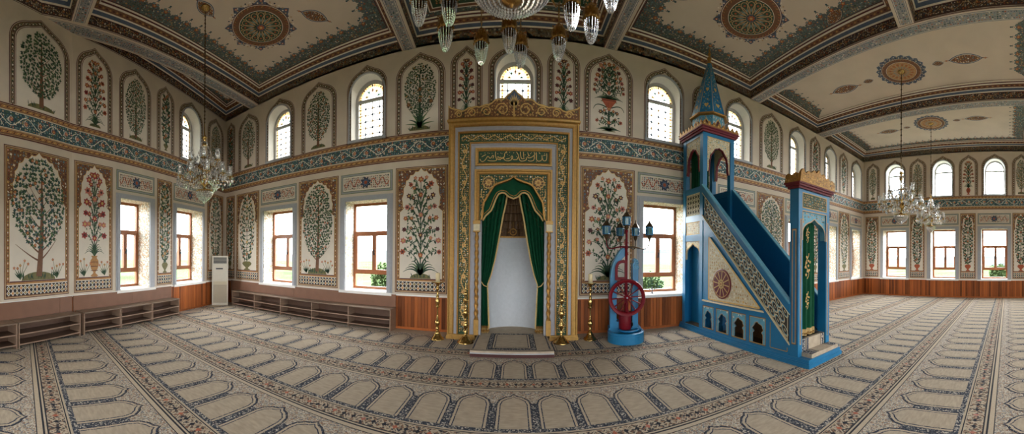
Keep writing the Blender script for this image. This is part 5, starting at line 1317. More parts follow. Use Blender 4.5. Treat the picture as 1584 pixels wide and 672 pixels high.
# thin inner faces of the balustrades and stairs
mb=MB()
for X in (XL+.052,XR-.052):
    mb.face([L(X,YG1,.36),L(X,YT0,2.0),L(X,YT0,hr(YT0)+.02),L(X,YG1,hr(YG1)+.02)],K['deepblue'])
mb.build('inner_lining',mn)
mb=MB(); mb.box(XL+.34-OX,3.55-OY,.12,XL+.37-OX,4.96-OY,.60,K['muq']); mb.box(XL+.06-OX,3.55-OY,.12,XL+.34-OX,4.96-OY,.14,K['muq']); mb.build('added_dark_board',mn)  # dark board added so the small arches look dark inside
mb=MB(); mb.box(XL+.20-OX,5.0-OY,.12,XL+.23-OX,YT1-.1-OY,2.38,K['blue']); mb.build('doorway_back',mn)
ns=12; run=(YT0-2.98)/ns
for i in range(ns):
    y=2.98+i*run; z=.36+i*.152
    mb=MB(); mb.box(XL+.06-OX,y-OY,max(.12,z-.30),XR-.06-OX,y+run+.02-OY,z,K['deepblue'] if i else K['pile']); mb.build('step',mn)
# carpeted front steps
mb=MB(); mb.box(XL+.09-OX,2.71-OY,.12,XR-.02-OX,2.93-OY,.18,K['pile']); mb.box(XL+.12-OX,2.92-OY,.12,XR-.12-OX,3.1-OY,.36,K['pile'])
p=Paint(lambda a,b,h:L(a,b,.18+h),.001,.001); p.mb=mb; p.rect(XL+.09,2.72,XL+.26,2.93,'cstrip',0); p.rect(XL+.28,2.72,XL+.30,2.93,'cline',0); p.rect(XR-.14,2.72,XR-.03,2.93,'cstrip',0); p.rect(XR-.17,2.72,XR-.155,2.93,'cline',0)
p=Paint(lambda a,b,h:L(a,2.92-h,b),.001,.001); p.mb=mb
for a,b,m in ((XL+.13,XL+.20,'cstrip'),(XL+.215,XL+.235,'cline'),(XL+.25,XL+.29,'cdash'),(XR-.20,XR-.14,'cstrip'),(XR-.235,XR-.22,'cline')): p.rect(a,.18,b,.36,m,0)
p=Paint(lambda a,b,h:L(a,b,.36+h),.001,.001); p.mb=mb
for a,b,m in ((XL+.13,XL+.20,'cstrip'),(XL+.215,XL+.235,'cline'),(XR-.20,XR-.14,'cstrip')): p.rect(a,2.92,b,3.1,m,0)
mb.build('carpeted_step',mn)
# gate
mb=MB(); gf=lambda x,z,h:L(x,2.90-h,z)
for x0,x1 in ((XL,XL+.10),(XR-.10,XR)):
    mb=MB(); mb.box(x0-OX,2.90-OY,.12,x1-OX,3.07-OY,2.66,K['blue']); mb.build('gate_post',mn)
mb=MB()
mb.box(XL+.10-OX,2.90-OY,2.32,XR-.10-OX,3.07-OY,2.66,K['blue'])
AR=[]
cx=(XL+XR)/2; w=(XR-XL)/2-.115
for i in range(25):
    t=PI*i/24; x=-math.cos(t); q=max(0,1-abs(x)/.35); AR.append((cx+w*x*1.,1.98+.20*math.sin(t)**.9+.05*q**1.4))
pts=[(XL+.10,1.90),(XL+.10,2.32),(XR-.10,2.32),(XR-.10,1.90)]+[(cx+w,1.90)]+AR[::-1]+[(cx-w,1.90)]
mb.prism(pts,(-.12,-.02),K['blue2'],gf)
g=mb.build('gate_arch',mn)
p=Paint(gf,base=.002,step=.002); rng=random.Random(17)
p.rect(XL+.09,2.37,XR-.09,2.61,'gold_paint',0); p.rect(XL+.105,2.385,XR-.105,2.595,'green',1); p.fill(XL+.115,2.395,XR-.115,2.585,.042,['gold_paint','tan','teal2','ochre'],2,rng)
p.frame3(XL+.09,1.88,XR-.09,2.335,.012,'gold_paint',0)
p.fn=lambda x,z,h:gf(x,z,h-.02)
p.fill(XL+.112,1.95,XR-.112,2.31,.045,['gold_paint','tan','green','ochre','green'],1,rng,mask=lambda x,z:((x-cx)/(w+.03))**2+((z-1.98)/.27)**2>1 and z>2.0)
p.ribbon([(cx-w,1.88)]+AR+[(cx+w,1.88)],.018,'tan',3)
p.fn=gf
for x in (XL+.055,XR-.055): p.rect(x-.014,.30,x+.014,2.2,'gold_paint',0); p.rect(x-.007,.31,x+.007,2.19,'brown',1)
p.fn=lambda y,z,h:fl(y,z,h); p.rect(2.935,.30,3.03,2.05,'brown',0); p.rect(2.945,.31,3.02,2.04,'tan',1); p.rect(2.96,.33,3.005,2.02,'blue',2)
p.mb.build('gilt_ornament',g)
def crestline(mb,x0,x1,fn,z0,h,n,big=None,d=(0,.02),m='gold'):
    """row of carved palmettes"""
    dx=(x1-x0)/n; pts=[(x0,z0)]
    for i in range(n):
        for f,zz in ((.12,.35),(.3,.75),(.5,1.),(.7,.75),(.88,.35)):
            x=x0+dx*(i+f); k_=1.
            if big: k_=big((x-x0)/(x1-x0))
            pts.append((x,z0+h*zz*k_ if not big else z0+h*k_*(.72+.28*zz)))
    pts.append((x1,z0)); mb.prism(pts,d,K[m],fn)
def cornice_box(mb,x0,y0,x1,y1,z0,z1,e,m):
    for a,b,f in ((z0,z0+(z1-z0)*.4,.4),(z0+(z1-z0)*.4,z0+(z1-z0)*.75,.75),(z0+(z1-z0)*.75,z1,1.)):
        mb.box(x0-e*f-OX,y0-e*f-OY,a,x1+e*f-OX,y1+e*f-OY,b,K[m])
mb=MB(); cornice_box(mb,XL,2.90,XR,3.07,2.655,2.745,.07,'minred'); mb.build('gate_cornice',mn)
mb=MB(); bg_=lambda u:.42+.58*max(0,1-abs(u-.5)/.5)**.8 if .15<u<.85 else .55+.2*abs(math.sin(u*20))
crestline(mb,XL-.06,XR+.06,lambda x,z,h:L(x,2.845-h,z),2.745,.26,7,bg_,(-.02,.02))
crestline(mb,2.84,3.12,lambda y,z,h:L(XL-.05-h,y,z),2.745,.15,2,lambda u:.9,(-.02,.02)); crestline(mb,2.84,3.12,lambda y,z,h:L(XR+.05+h,y,z),2.745,.15,2,lambda u:.9,(-.02,.02))
p=Paint(lambda x,z,h:L(x,2.845-.02-h,z),base=.001,step=.002); p.mb=mb; rng=random.Random(2)
p.fill(XL-.05,2.76,XR+.05,2.98,.042,['brown','gold_paint','ochre','black'],0,rng,mask=lambda x,z:z<2.745+.26*bg_((x-XL+.06)/(XR-XL+.12))*.85)
p.fn=lambda y,z,h:L(XL-.05-.02-h,y,z); p.fill(2.85,2.76,3.11,2.86,.042,['brown','gold_paint','ochre'],0,rng)
mb.build('gate_crest',mn)
# tower
def post(mb,x,y,z0,z1,w=.11): mb.box(x-OX,y-OY,z0,x+w-OX,y+w-OY,z1,K['blue'])
TX0,TX1=XL,4.53
mb=MB()
for x in (TX0,TX1-.11):
    for y in (YT0,YT1-.11): mb=MB(); post(mb,x,y,.12,4.26); mb.build('tower_post',mn)
mb=MB()
# rails of the tower shaft
for z0,z1 in ((2.38,2.52),(1.96,2.10),(3.0,3.12),(4.18,4.26)):
    mb=MB(); mb.box(TX0+.005-OX,YT0+.11-OY,z0,TX0+.08-OX,YT1-.11-OY,z1,K['blue']); mb.build('tower_rail',mn); mb=MB(); mb.box(TX1-.08-OX,YT0+.11-OY,z0,TX1-.005-OX,YT1-.11-OY,z1,K['blue']); mb.build('tower_rail',mn)
    if z0>2.9 or z0<2: mb=MB(); mb.box(TX0+.11-OX,YT1-.08-OY,z0,TX1-.11-OX,YT1-.005-OY,z1,K['blue']); mb.build('tower_rail',mn)
mb=MB()
mb.box(TX0+.11-OX,YT0+.005-OY,4.18,TX1-.11-OX,YT0+.08-OY,4.26,K['blue'])
mb.build('tower_rail',mn); mb=MB(); mb.box(TX0+.04-OX,YT0+.04-OY,2.42,TX1-.04-OX,YT1-.04-OY,2.5,K['deepblue']); mb.build('tower_floor',mn); mb=MB()
mb.box(TX1-.06-OX,YT0+.1-OY,.12,TX1-.02-OX,YT1-.1-OY,3.0,K['deepblue'])
mb.box(TX0+.1-OX,YT1-.06-OY,.12,TX1-.1-OX,YT1-.02-OY,3.0,K['deepblue']); mb.box(TX0+.1-OX,YT0+.02-OY,.12,TX1-.1-OX,YT0+.06-OY,2.45,K['deepblue'])
mb.build('tower_lining',mn)
mb=MB(); a,b=YT0+.11,YT1-.11
mb.prism([(a,2.52),(b,2.52),(b,3.0),(a,3.0)],(-.05,-.03),K['lattice_dark'],fl)
p=Paint(fl,base=-.028,step=.004); p.mb=mb; p.frame(a,2.52,b,3.0,.03,'ivory',0)
n=5; d=(b-a-.06)/n; 
for j in range(4):
    for i in range(n):
        y=a+.03+(i+.5)*d; z=2.55+(j+.5)*.105; rr=.052
        p.strip([(y+rr*math.cos(2*PI*q/8),z+rr*math.sin(2*PI*q/8)) for q in range(9)],[(y+rr*.7*math.cos(2*PI*q/8),z+rr*.7*math.sin(2*PI*q/8)) for q in range(9)],'ivory',1)
        p.leaf(y+d*.3,z+.03,.8,.06,.02,'white',2); p.leaf(y+d*.3,z-.03,-.8,.06,.02,'white',2)
mb.build('tower_lattice',mn)
mb=MB(); mb.prism([(a,2.10),(b,2.10),(b,2.38),(a,2.38)],(-.05,-.02),K['ivory'],fl)
p=Paint(fl,base=-.018,step=.002); p.mb=mb; rng=random.Random(6); p.fill(a+.03,2.12,b-.03,2.36,.05,['tan','gold_paint','white','ochre','grey'],0,rng); p.frame(a,2.10,b,2.38,.02,'gold_paint',1); mb.build('carved_panel',mn)
# arched doorway under the tower
mb=MB(); c=(a+b)/2; w=(b-a)/2-.01
A=[]
for i in range(25):
    t=PI*i/24; x=-math.cos(t); q=max(0,1-abs(x)/.4); A.append((c+w*x,1.66+.20*math.sin(t)**.85+.06*q**1.4))
mb.prism([(a,1.55),(a,1.96),(b,1.96),(b,1.55)]+[(c+w,1.55)]+A[::-1]+[(c-w,1.55)],(-.06,-.02),K['ivory'],fl)
p=Paint(fl,base=-.018,step=.002); p.mb=mb; rng=random.Random(16); p.fill(a+.015,1.62,b-.015,1.95,.045,['tan','grey','white','ochre'],0,rng,mask=lambda y,z:((y-c)/w)**2+((z-1.66)/.28)**2>1)
p.ribbon([(c-w,1.56)]+A+[(c+w,1.56)],.022,'gold_paint',2); p.frame3(a,1.56,b,1.96,.014,'brown',1)
mb.build('doorway_arch',mn)
mb=MB(); mb.box(TX0+.02-OX,a-OY,.12,TX1-.05-OX,b-OY,.14,K['muq']); mb.build('doorway_floor',mn)
# open arches of the tower
def tower_arch(fn,a,b,name):
    mb=MB(); c=(a+b)/2; w=(b-a)/2-.06; A=[]
    for i in range(29):
        t=PI*i/28; lob=1-.09*abs(math.cos(4*t)) if .2<t<PI-.2 else 1.; x=-math.cos(t); q=max(0,1-abs(x)/.3); A.append((c+w*x*lob,3.62+.36*lob*math.sin(t)**.8+.04*q))
    full=[(c-w-.02,3.45),(c-w,3.53)]+A+[(c+w,3.53),(c+w+.02,3.45)]
    mb.prism([(a,3.45),(a,4.18),(b,4.18),(b,3.45)]+full[::-1],(-.05,-.02),K['ivory'],fn)
    p=Paint(fn,base=-.018,step=.002); p.mb=mb; rng=random.Random(int(abs(a)*10)); p.rect(a,4.165,b,4.18,'gold_paint',2)
    p.fill(a+.015,3.5,b-.015,4.17,.045,['teal2','gold_paint','white','blue2','tan','green2'],0,rng,mask=lambda y,z:((y-c)/(w*1.02))**2+((z-3.6)/.42)**2>1)
    p.frame3(a,3.45,b,4.18,.014,'brown',1)
    rim=[]
    o=mb.build(name,mn)
    mb=MB(); S=[(c+(x-c)*.94,z-.015) for x,z in full]
    mb.grid([[fn(x,z,-.06) for x,z in full],[fn(x,z,.0) for x,z in full],[fn(x,z,.0) for x,z in S],[fn(x,z,-.06) for x,z in S]],K['minred'],sm=False); r=mb.build('red_scalloped_rim',mn); r.parent=o
tf_=lambda x,z,h:L(x,YT0+.0-h,z)
tower_arch(fl,a,b,'tower_arch'); tower_arch(lambda y,z,h:L(TX1+h,y,z),a,b,'tower_arch'); tower_arch(tf_,TX0+.11,TX1-.11,'tower_arch')
mb=MB(); cornice_box(mb,TX0,YT0,TX1,YT1,4.25,4.36,.085,'minred'); mb.build('tower_cornice',mn)
mb=MB(); e=.075
for fn,x0,x1 in ((lambda y,z,h:L(TX0-e-h,y,z),YT0-e,YT1+e),(lambda x,z,h:L(x,YT0-e-h,z),TX0-e,TX1+e),(lambda y,z,h:L(TX1+e+h,y,z),YT0-e,YT1+e),(lambda x,z,h:L(x,YT1+e+h,z),TX0-e,TX1+e)):
    crestline(mb,x0,x1,fn,4.36,.115,8,None,(-.03,.0)); p=Paint(fn,base=.001,step=.002); p.mb=mb; p.beads([(x0,4.40),(x1,4.40)],.06,.045,.035,('brown','gold_paint'),0)
mb.build('tower_crest',mn)
mb=MB(); tcx,tcy=(TX0+TX1)/2-OX,(YT0+YT1)/2-OY
def octa(r,z,rot=PI/8): return [(tcx+r*math.cos(2*PI*i/8+rot),tcy+r*math.sin(2*PI*i/8+rot),z) for i in range(8)]
mb.grid([octa(.375,4.34),octa(.375,4.70)],K['blue2'],cu=True,sm=False)
# pointed red niches on the drum
for i in range(8):
    A0,A1=octa(.377,0)[i],octa(.377,0)[(i+1)%8]
    nrm_=Vector((A0[0]+A1[0]-2*tcx,A0[1]+A1[1]-2*tcy,0)).normalized()
    fn=lambda u,z,h:(A0[0]+(A1[0]-A0[0])*u+nrm_.x*h,A0[1]+(A1[1]-A0[1])*u+nrm_.y*h,z)
    p=Paint(fn,base=.002,step=.002); p.mb=mb; rng=random.Random(i)
    p.fill(.04,4.38,.96,4.69,.09,['teal2','blue','white','slate','gold_paint'],0,rng)
    for (w_,z_,m,l) in ((.30,.19,'gold_paint',1),(.24,.16,'minred_' if False else 'maroon',2)): p.poly([(.5-w_,4.42),(.5+w_,4.42),(.5+w_*.95,4.42+z_*.45),(.5+w_*.5,4.42+z_*.85),(.5,4.42+z_*1.12),(.5-w_*.5,4.42+z_*.85),(.5-w_*.95,4.42+z_*.45)],m,l)
mb.build('spire_drum',mn)
mb=MB(); mb.grid([octa(.385,4.69),octa(.44,4.71),octa(.45,4.735),octa(.43,4.75),octa(.40,4.765)],K['gold'],cu=True,sm=False); mb.build('spire_rim',mn)
mb=MB(); mb.grid([octa(.405,4.755),octa(.05,6.02)],K['blue'],cu=True,sm=False); mb.face(octa(.05,6.02),K['gold'])
for i in range(8):
    b0,b1=octa(.406,4.755),octa(.052,6.02); j=(i+1)%8
    nrm_=Vector((b0[i][0]+b0[j][0]-2*tcx,b0[i][1]+b0[j][1]-2*tcy,0)).normalized()
    fn=lambda u,v,h:tuple((b0[i][q]*(1-u)+b0[j][q]*u)*(1-v)+(b1[i][q]*(1-u)+b1[j][q]*u)*v+nrm_[q]*h for q in range(3))
    p=Paint(fn,base=.002,step=.002); p.mb=mb; rng=random.Random(i+40)
    p.ribbon([(0.02,0),(0.02,1)],.05,'tan',0)
    for q in range(26):
        v=.03+.036*q; u=.5+.28*math.sin(q*1.1); p.poly([(u-.09,v),(u,v+.018),(u+.09,v),(u,v-.018)],('teal2','blue2','gold_paint','teal')[q%4],1)
        u=.5-.28*math.sin(q*1.1); p.poly([(u-.08,v+.012),(u,v+.028),(u+.08,v+.012),(u,v-.004)],('teal','teal2','teal2','gold_paint')[q%4],1)
    for v,s_ in ((.14,.2),(.45,.18)): p.poly([(.5-s_,v+.01),(.5-s_*.5,v+.035),(.5,v+.02),(.5+s_*.5,v+.035),(.5+s_,v+.01),(.5,v-.05)],'gold_paint',2)
mb.build('spire',mn)
mb=MB(); mb.lathe([(.055,6.01),(.065,6.03),(.05,6.05),(.03,6.07),(.045,6.10),(.055,6.13),(.045,6.16),(.02,6.18),(.032,6.21),(.04,6.235),(.03,6.26),(.014,6.28),(.022,6.30),(.026,6.315),(.012,6.335),(.008,6.36),(.001,6.42)],K['gold'],(tcx,tcy,0),14); mb.build('finial',mn)
# green hangings in the tower (fixed lining) and the gate curtain
def hang(name,label,x0,x1,y,z0,z1,mat_,cat='curtain',axis='x',gold=False,waves=5):
    t=thing(name,label,cat,((x0+x1)/2 if axis=='x' else y,(y if axis=='x' else (x0+x1)/2),0))
    c=(x0+x1)/2; nu=50
    def pt(u,z):
        v=x0+(x1-x0)*u-c; w_=.022*math.sin(u*2*PI*waves+.4*math.sin(z*2))+.008*math.sin(u*2*PI*waves*2.3)
        return (v,w_,z) if axis=='x' else (w_,v,z)
    mb=MB(); mb.grid([[pt(i/nu,z0+(z1-z0)*j/14) for i in range(nu+1)] for j in range(15)],K[mat_]); mb.build('fabric',t)
    if gold:
        mb=MB(); mb.grid([[Vector(pt(i/nu,z))+Vector((0,-.006,0)) for i in range(nu+1)] for z in (z0-.005,z0+.05,z0+.10)],K['trim'])
        for i in range(0,nu,2): q=pt(i/nu,z0); mb.ball((q[0],q[1]-.01,z0+.03),.012,K['gold'],6)
        mb.build('fringe',t)
        mb=MB(); p=Paint(lambda a,b,h:(a,-.03-h,b),.003,.003); p.mb=mb
        for cz,s_ in ((.93,.9),(1.48,1.3),(1.98,.8)):
            p.ribbon([(.07*s_*math.sin(t_*.9)*.5,cz-.16*s_+t_*.035*s_) for t_ in range(10)],.012,'gold_paint',0)
            for q in range(9): t_=q*2.4; p.flower(.055*s_*math.cos(t_)*(.4+q/12),cz+.14*s_*math.sin(t_)*(.3+q/12),.02*s_,'gold_paint','ochre',1,5)
        mb.build('gold_embroidery',t)
    return t
hang('curtain','green curtain with gold embroidery hanging in the pulpit gate',XL+.11,4.27,3.03,.37,2.30,'velvet',gold=True,waves=3.5)
hang('curtain','dark green hanging inside the pulpit tower, behind its open arches',TX0+.13,TX1-.34,YT1-.16,2.52,4.12,'velvet',waves=6)
hang('curtain','green hanging at the front left post of the pulpit tower',TX0+.14,TX0+.30,YT0+.22,2.54,4.1,'velvet',waves=3)
# ------------------------------------------------------------------ blue fountain with red wheel and lanterns
ft=thing('fountain','bright blue wheel fountain with a red spoked wheel and a post of five lanterns','fountain',(2.09,5.66,0),-.22)
mb=MB(); mb.lathe([(.001,0),(.335,0),(.345,.01),(.345,.15),(.335,.17),(.35,.18),(.35,.20),(.33,.21),(.29,.205),(.27,.15),(.001,.14)],K['blue'],(0,-.05,0),36,sm=False)
mb.prism([(-.32,-.02),(.30,-.02),(.30,.28),(-.32,.28)],(0,.24),K['blue'],lambda a,b,d:(a,b,d)); mb.build('basin',ft)
mb=MB(); mb.lathe([(.001,.19),(.15,.195),(.19,.215),(.20,.24),(.19,.245),(.17,.225),(.001,.21)],K['deepblue'],(.04,-.10,0),24); mb.build('dish',ft)
mb=MB(); mb.tube([(.12,.0,.24),(.12,-.02,.32),(.12,-.07,.35),(.12,-.12,.33),(.12,-.13,.30)],.010,K['chrome'],8); mb.ball((.12,0,.35),.016,K['chrome'],8); mb.build('spout',ft)
fx=lambda a,b,d:(a,d,b)
mb=MB(); W_=[(-.30,.22),(-.30,1.22),(-.285,1.36),(-.25,1.49),(-.19,1.62),(-.12,1.73),(-.05,1.79),(.0,1.80),(.02,1.78),(.02,1.70),(-.01,1.63),(-.07,1.57),(-.12,1.50),(-.155,1.42),(-.175,1.30),(-.175,1.05),(-.175,.22)]
mb.prism(W_,(-.02,.24),K['blue'],fx)
for (a,b),(c,d) in zip(W_[1:8],W_[2:9]): mb.tube([(a+.012,-.022,b-.012),(c+.012,-.022,d-.012)],.008,K['blue2'],5)
mb.build('curved_side',ft)
mb=MB(); mb.prism([(.13,.22),(.24,.22),(.24,1.36),(.255,1.38),(.255,1.41),(.235,1.44),(.245,1.49),(.215,1.55),(.17,1.58),(.14,1.55),(.15,1.50),(.125,1.46),(.13,1.38)],(-.02,.22),K['blue'],fx)
for z,r in ((1.42,.04),(1.52,.028)): mb.torus((.2,-.028,z),r,.009,K['blue2'],16,6,'y')
mb.build('scrolled_side',ft)
mb=MB(); mb.prism([(-.19,.22),(.13,.22),(.13,.36),(-.19,.36)],(.0,.22),K['blue'],fx); mb.build('lower_block',ft)
mb=MB(); mb.lathe([(.001,.22),(.115,.22),(.12,.24),(.12,.50),(.115,.515),(.13,.525),(.13,.545),(.10,.56),(.001,.56)],K['wheelred'],(-.01,.0,0),24); mb.build('barrel',ft)
mb=MB(); O=[(-.215,1.16),(.02,1.16),(.02,1.54),(-.10,1.54),(-.15,1.52),(-.19,1.47),(-.215,1.40)]; I=[(-.165,1.215),(-.03,1.215),(-.03,1.485),(-.09,1.485),(-.125,1.47),(-.15,1.44),(-.165,1.38)]
mb.grid([[(a,-.07,b) for a,b in O],[(a,-.0,b) for a,b in O],[(a,-.0,b) for a,b in I],[(a,-.07,b) for a,b in I]],K['wheelred'],cu=True,cv=True,sm=False); mb.build('red_window_frame',ft)
mb=MB(); mb.lathe([(.03,.5),(.03,1.1),(.036,1.12),(.026,1.14),(.026,1.75),(.036,1.77),(.036,1.80),(.024,1.82),(.022,2.08),(.034,2.10),(.034,2.115),(.001,2.12)],K['wheelred'],(.0,-.04,0),12); mb.build('post',ft)
wc=(.0,-.17,.84)
mb=MB(); mb.tube([(0,-.02,.84),(0,-.205,.84)],.022,K['wheelred'],10); ax=mb.build('axle',ft)
mb=MB(); rows=[(.345,-.028),(.352,0),(.345,.028),(.285,.028),(.278,0),(.285,-.028)]
mb.grid([[(r*math.cos(2*PI*i/48),y,r*math.sin(2*PI*i/48)) for i in range(48)] for r,y in rows+rows[:1]],K['wheelred'],cu=True); wh=mb.build('wheel_rim',ft,loc=wc)
for i in range(12):
    t=2*PI*i/12+.1; mb=MB(); mb.tube([(.04*math.cos(t),0,.04*math.sin(t)),(.16*math.cos(t),0,.16*math.sin(t)),(.29*math.cos(t),0,.29*math.sin(t))],[.012,.009,.013],K['wheelred'],8); mb.build('spoke',ft,loc=wc)
mb=MB(); mb.lathe([(.001,-.045),(.022,-.04),(.03,-.03),(.05,-.025),(.055,0),(.05,.025),(.001,.03)],K['wheelred'],(0,0,0),16,axis='y'); hb=mb.build('hub',ft,loc=wc)
mb=MB(); mb.lathe([(.001,-.056),(.014,-.052),(.018,-.044),(.001,-.04)],K['mould'],(0,0,0),12,axis='y'); q=mb.build('hub_cap',ft); q.parent=hb
def lantern(root,x,y,z):
    mb=MB(); mb.lathe([(.001,-.02),(.014,-.02),(.02,0),(.032,.02),(.04,.035),(.03,.05),(.055,.06),(.062,.07)],K['cord'],n=12); o=mb.build('lantern',root,loc=(x,y,z)); o.scale=(1.2,1.2,1.12)
    hx=lambda r,zz:[(r*math.cos(2*PI*i/6),r*math.sin(2*PI*i/6),zz) for i in range(6)]
    mb=MB(); mb.grid([hx(.050,.078),hx(.056,.20)],K['blueglass'],cu=True,sm=False)
    mb.grid([hx(.040,.08),hx(.046,.198)],K['candle'],cu=True,sm=False); g=mb.build('blue_glass',o)
    mb=MB()
    for z0,z1,r in ((.066,.082,.064),(.196,.212,.070)): mb.grid([hx(.001,z0),hx(r,z0),hx(r,z1),hx(.001,z1)],K['blue'],cu=True,sm=False)
    for i in range(6): a=2*PI*i/6; mb.tube([(.056*math.cos(a),.056*math.sin(a),.075),(.063*math.cos(a),.063*math.sin(a),.205)],.007,K['blue'],5)
    for i in range(6): a=2*PI*(i+.5)/6; mb.tube([(.049*math.cos(a),.049*math.sin(a),.078),(.055*math.cos(a),.055*math.sin(a),.20)],.003,K['deepblue'],4)
    mb.build('lantern_frame',o)
    mb=MB(); mb.grid([hx(.075,.210),hx(.068,.222),hx(.048,.25),hx(.028,.285),hx(.014,.297)],K['cord'],cu=True,sm=False); mb.lathe([(.012,.295),(.016,.305),(.008,.318),(.012,.328),(.001,.36)],K['cord'],n=8); mb.build('lantern_roof',o)
for a,R in ((180,.385),(2,.45),(103,.36),(52,.36)):
    t=math.radians(a); c,s=math.cos(t),math.sin(t)
    mb=MB(); mb.tube([(R*q*c,-.04+R*q*s,1.79+dz) for q,dz in ((.05,0),(.3,.005),(.55,-.015),(.75,-.035),(.9,-.02),(.98,.04),(1,.11),(1,.15))],[.02,.016,.014,.013,.013,.012,.012,.014],K['wheelred'] if a==180 else K['cord'],8); mb.build('lantern_arm',ft)
    lantern(ft,R*c,-.04+R*s,1.95)
lantern(ft,0,-.04,2.13)

# ------------------------------------------------------------------ small tap on the window sill
tp=thing('tap','small dark twin tap on the white window sill behind the blue fountain','tap',(3.05,6.52,.772))
mb=MB(); mb.lathe([(.001,0),(.05,0),(.05,.01),(.02,.02),(.012,.05),(.012,.11),(.018,.12),(.018,.14),(.001,.15)],K['chrome'],n=12); mb.build('body',tp)
for sg in (-1,1):
    mb=MB(); mb.tube([(0,0,.08),(sg*.05,0,.085),(sg*.085,0,.11),(sg*.095,0,.17),(sg*.075,0,.19)],.009,K['chrome'],8); mb.build('spout',tp)

# ------------------------------------------------------------------ standing air conditioner
ac=thing('air_conditioner','beige floor standing air conditioner in the left corner','air conditioner',(-7.86,5.74,0),.94)
mb=MB(); mb.prism([(-.25,.0),(.25,.0),(.25,1.53),(-.25,1.53)],(0,.22),K['acwhite'],lambda a,b,d:(a,d,b)); mb.box(-.25,-.012,0,-.215,.0,1.53,K['acwhite']); mb.box(.215,-.012,0,.25,.0,1.53,K['acwhite']); mb.box(-.215,-.012,1.495,.215,0,1.53,K['acwhite']); mb.box(-.215,-.012,0,.215,0,.07,K['acwhite']); mb.build('case',ac)
mb=MB(); mb.box(-.205,-.004,1.29,.205,.0,1.485,K['acdark'])
for i in range(5): mb.box(-.205,-.016,1.305+i*.037,.205,-.002,1.312+i*.037,K['acwhite'])
mb.build('air_outlet',ac)
mb=MB(); mb.box(-.21,-.010,.66,.21,0,1.27,K['acwhite']); mb.box(-.21,-.012,.64,.21,0,.74,K['acbeige']); fp=mb.build('front_panel',ac)
mb=MB(); mb.box(-.13,-.014,1.115,.085,-.008,1.155,K['acdark']); mb.box(-.13,-.016,1.122,-.10,-.008,1.148,K['slate']); d_=mb.build('display',ac); d_.parent=fp; d_['label']='dark display strip with a small logo square'
mb=MB(); mb.box(-.21,-.006,.075,.21,0,.635,K['acgrille'])
for i in range(28): mb.box(-.205,-.010,.085+i*.0195,.205,-.004,.092+i*.0195,K['acbeige'])
mb.build('intake_grille',ac)

# ------------------------------------------------------------------ shoe racks
def shoe_rack(W,s0,s1,nb,label,h=.44,d=.30,gap=.055):
    fn=W['fn']; c=(s0+s1)/2; P=fn(c,0,gap+d/2); t=thing('shoe_rack',label,'shoe rack',P,-W['az'],'shoe racks along the walls')
    w=(s1-s0)/2-.004; dd=d/2
    def bx(name,x0,y0,z0,x1,y1,z1,m,lab=None): mb=MB(); mb.box(x0,y0,z0,x1,y1,z1,K[m]); o=mb.build(name,t); return o
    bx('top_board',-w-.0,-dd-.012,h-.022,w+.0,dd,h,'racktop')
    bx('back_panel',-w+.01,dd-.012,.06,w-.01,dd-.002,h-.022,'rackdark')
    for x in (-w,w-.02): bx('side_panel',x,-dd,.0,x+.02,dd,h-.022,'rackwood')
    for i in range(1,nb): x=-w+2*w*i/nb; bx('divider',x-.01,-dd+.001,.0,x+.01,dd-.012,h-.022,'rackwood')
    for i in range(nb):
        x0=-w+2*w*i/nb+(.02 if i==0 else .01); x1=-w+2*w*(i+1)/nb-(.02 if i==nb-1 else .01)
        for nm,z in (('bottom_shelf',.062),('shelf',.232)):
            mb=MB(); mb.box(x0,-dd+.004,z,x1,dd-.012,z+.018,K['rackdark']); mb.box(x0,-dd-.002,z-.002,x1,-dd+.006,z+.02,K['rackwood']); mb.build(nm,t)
    return t
shoe_rack(WL1,1.40,2.70,1,'brown shoe rack cut by the left frame edge')
shoe_rack(WL1,2.72,4.12,1,'brown shoe rack under the large fruit tree panel')
shoe_rack(WL2,3.36,4.30,1,'brown shoe rack under the red flower vase panel')
shoe_rack(WL2,4.31,5.26,1,'brown shoe rack under the left wall window nearest the vase panel')
shoe_rack(WL2,5.27,6.26,1,'brown shoe rack at the far end of the left row, next to bare planks')
shoe_rack(WF,-7.66,-2.52,5,'long low shoe rack of five bays under the windows left of the niche',h=.46)

# ------------------------------------------------------------------ chandeliers
def crystal_cluster(mb,n,R,z0,z1,r,h,seed):
    q=random.Random(seed)
    for i in range(n): a=q.uniform(0,2*PI); mb.bip((R*math.cos(a)*q.uniform(.8,1),R*math.sin(a)*q.uniform(.8,1),q.uniform(z0,z1)),r,h,K['crystal'],5)
SH={}
def shade_data():
    mb=MB(); prof=[(.018,0),(.03,.01),(.044,.04),(.046,.07),(.038,.11),(.034,.14),(.040,.175),(.052,.20)]
    mb.lathe(prof,K['shade'],n=14,sq=lambda a,h:1+.05*math.cos(7*a)); mb.lathe([(.008,.0),(.008,.09),(.003,.11)],K['candle'],n=6); return mb.data('glass_shade')
def cup_data():
    mb=MB(); mb.lathe([(.004,-.05),(.012,-.04),(.016,-.025),(.01,-.012),(.03,-.004),(.06,.0),(.064,.006),(.02,.01),(.02,.02)],K['brass'],n=14); return mb.data('candle_cup')
def drops_data(n=7,R=.058,L=.085):
    mb=MB()
    for i in range(n): a=2*PI*i/n; mb.bip((R*math.cos(a),R*math.sin(a),-.018),.010,.03,K['crystal'],5); mb.bip((R*math.cos(a),R*math.sin(a),-.03-L/2),.017,L,K['crystal'],5)
    mb.bip((0,0,-.12),.022,.1,K['crystal'],6); return mb.data('crystal_drops')
SH['shade'],SH['cup'],SH['drops']=shade_data(),cup_data(),drops_data()
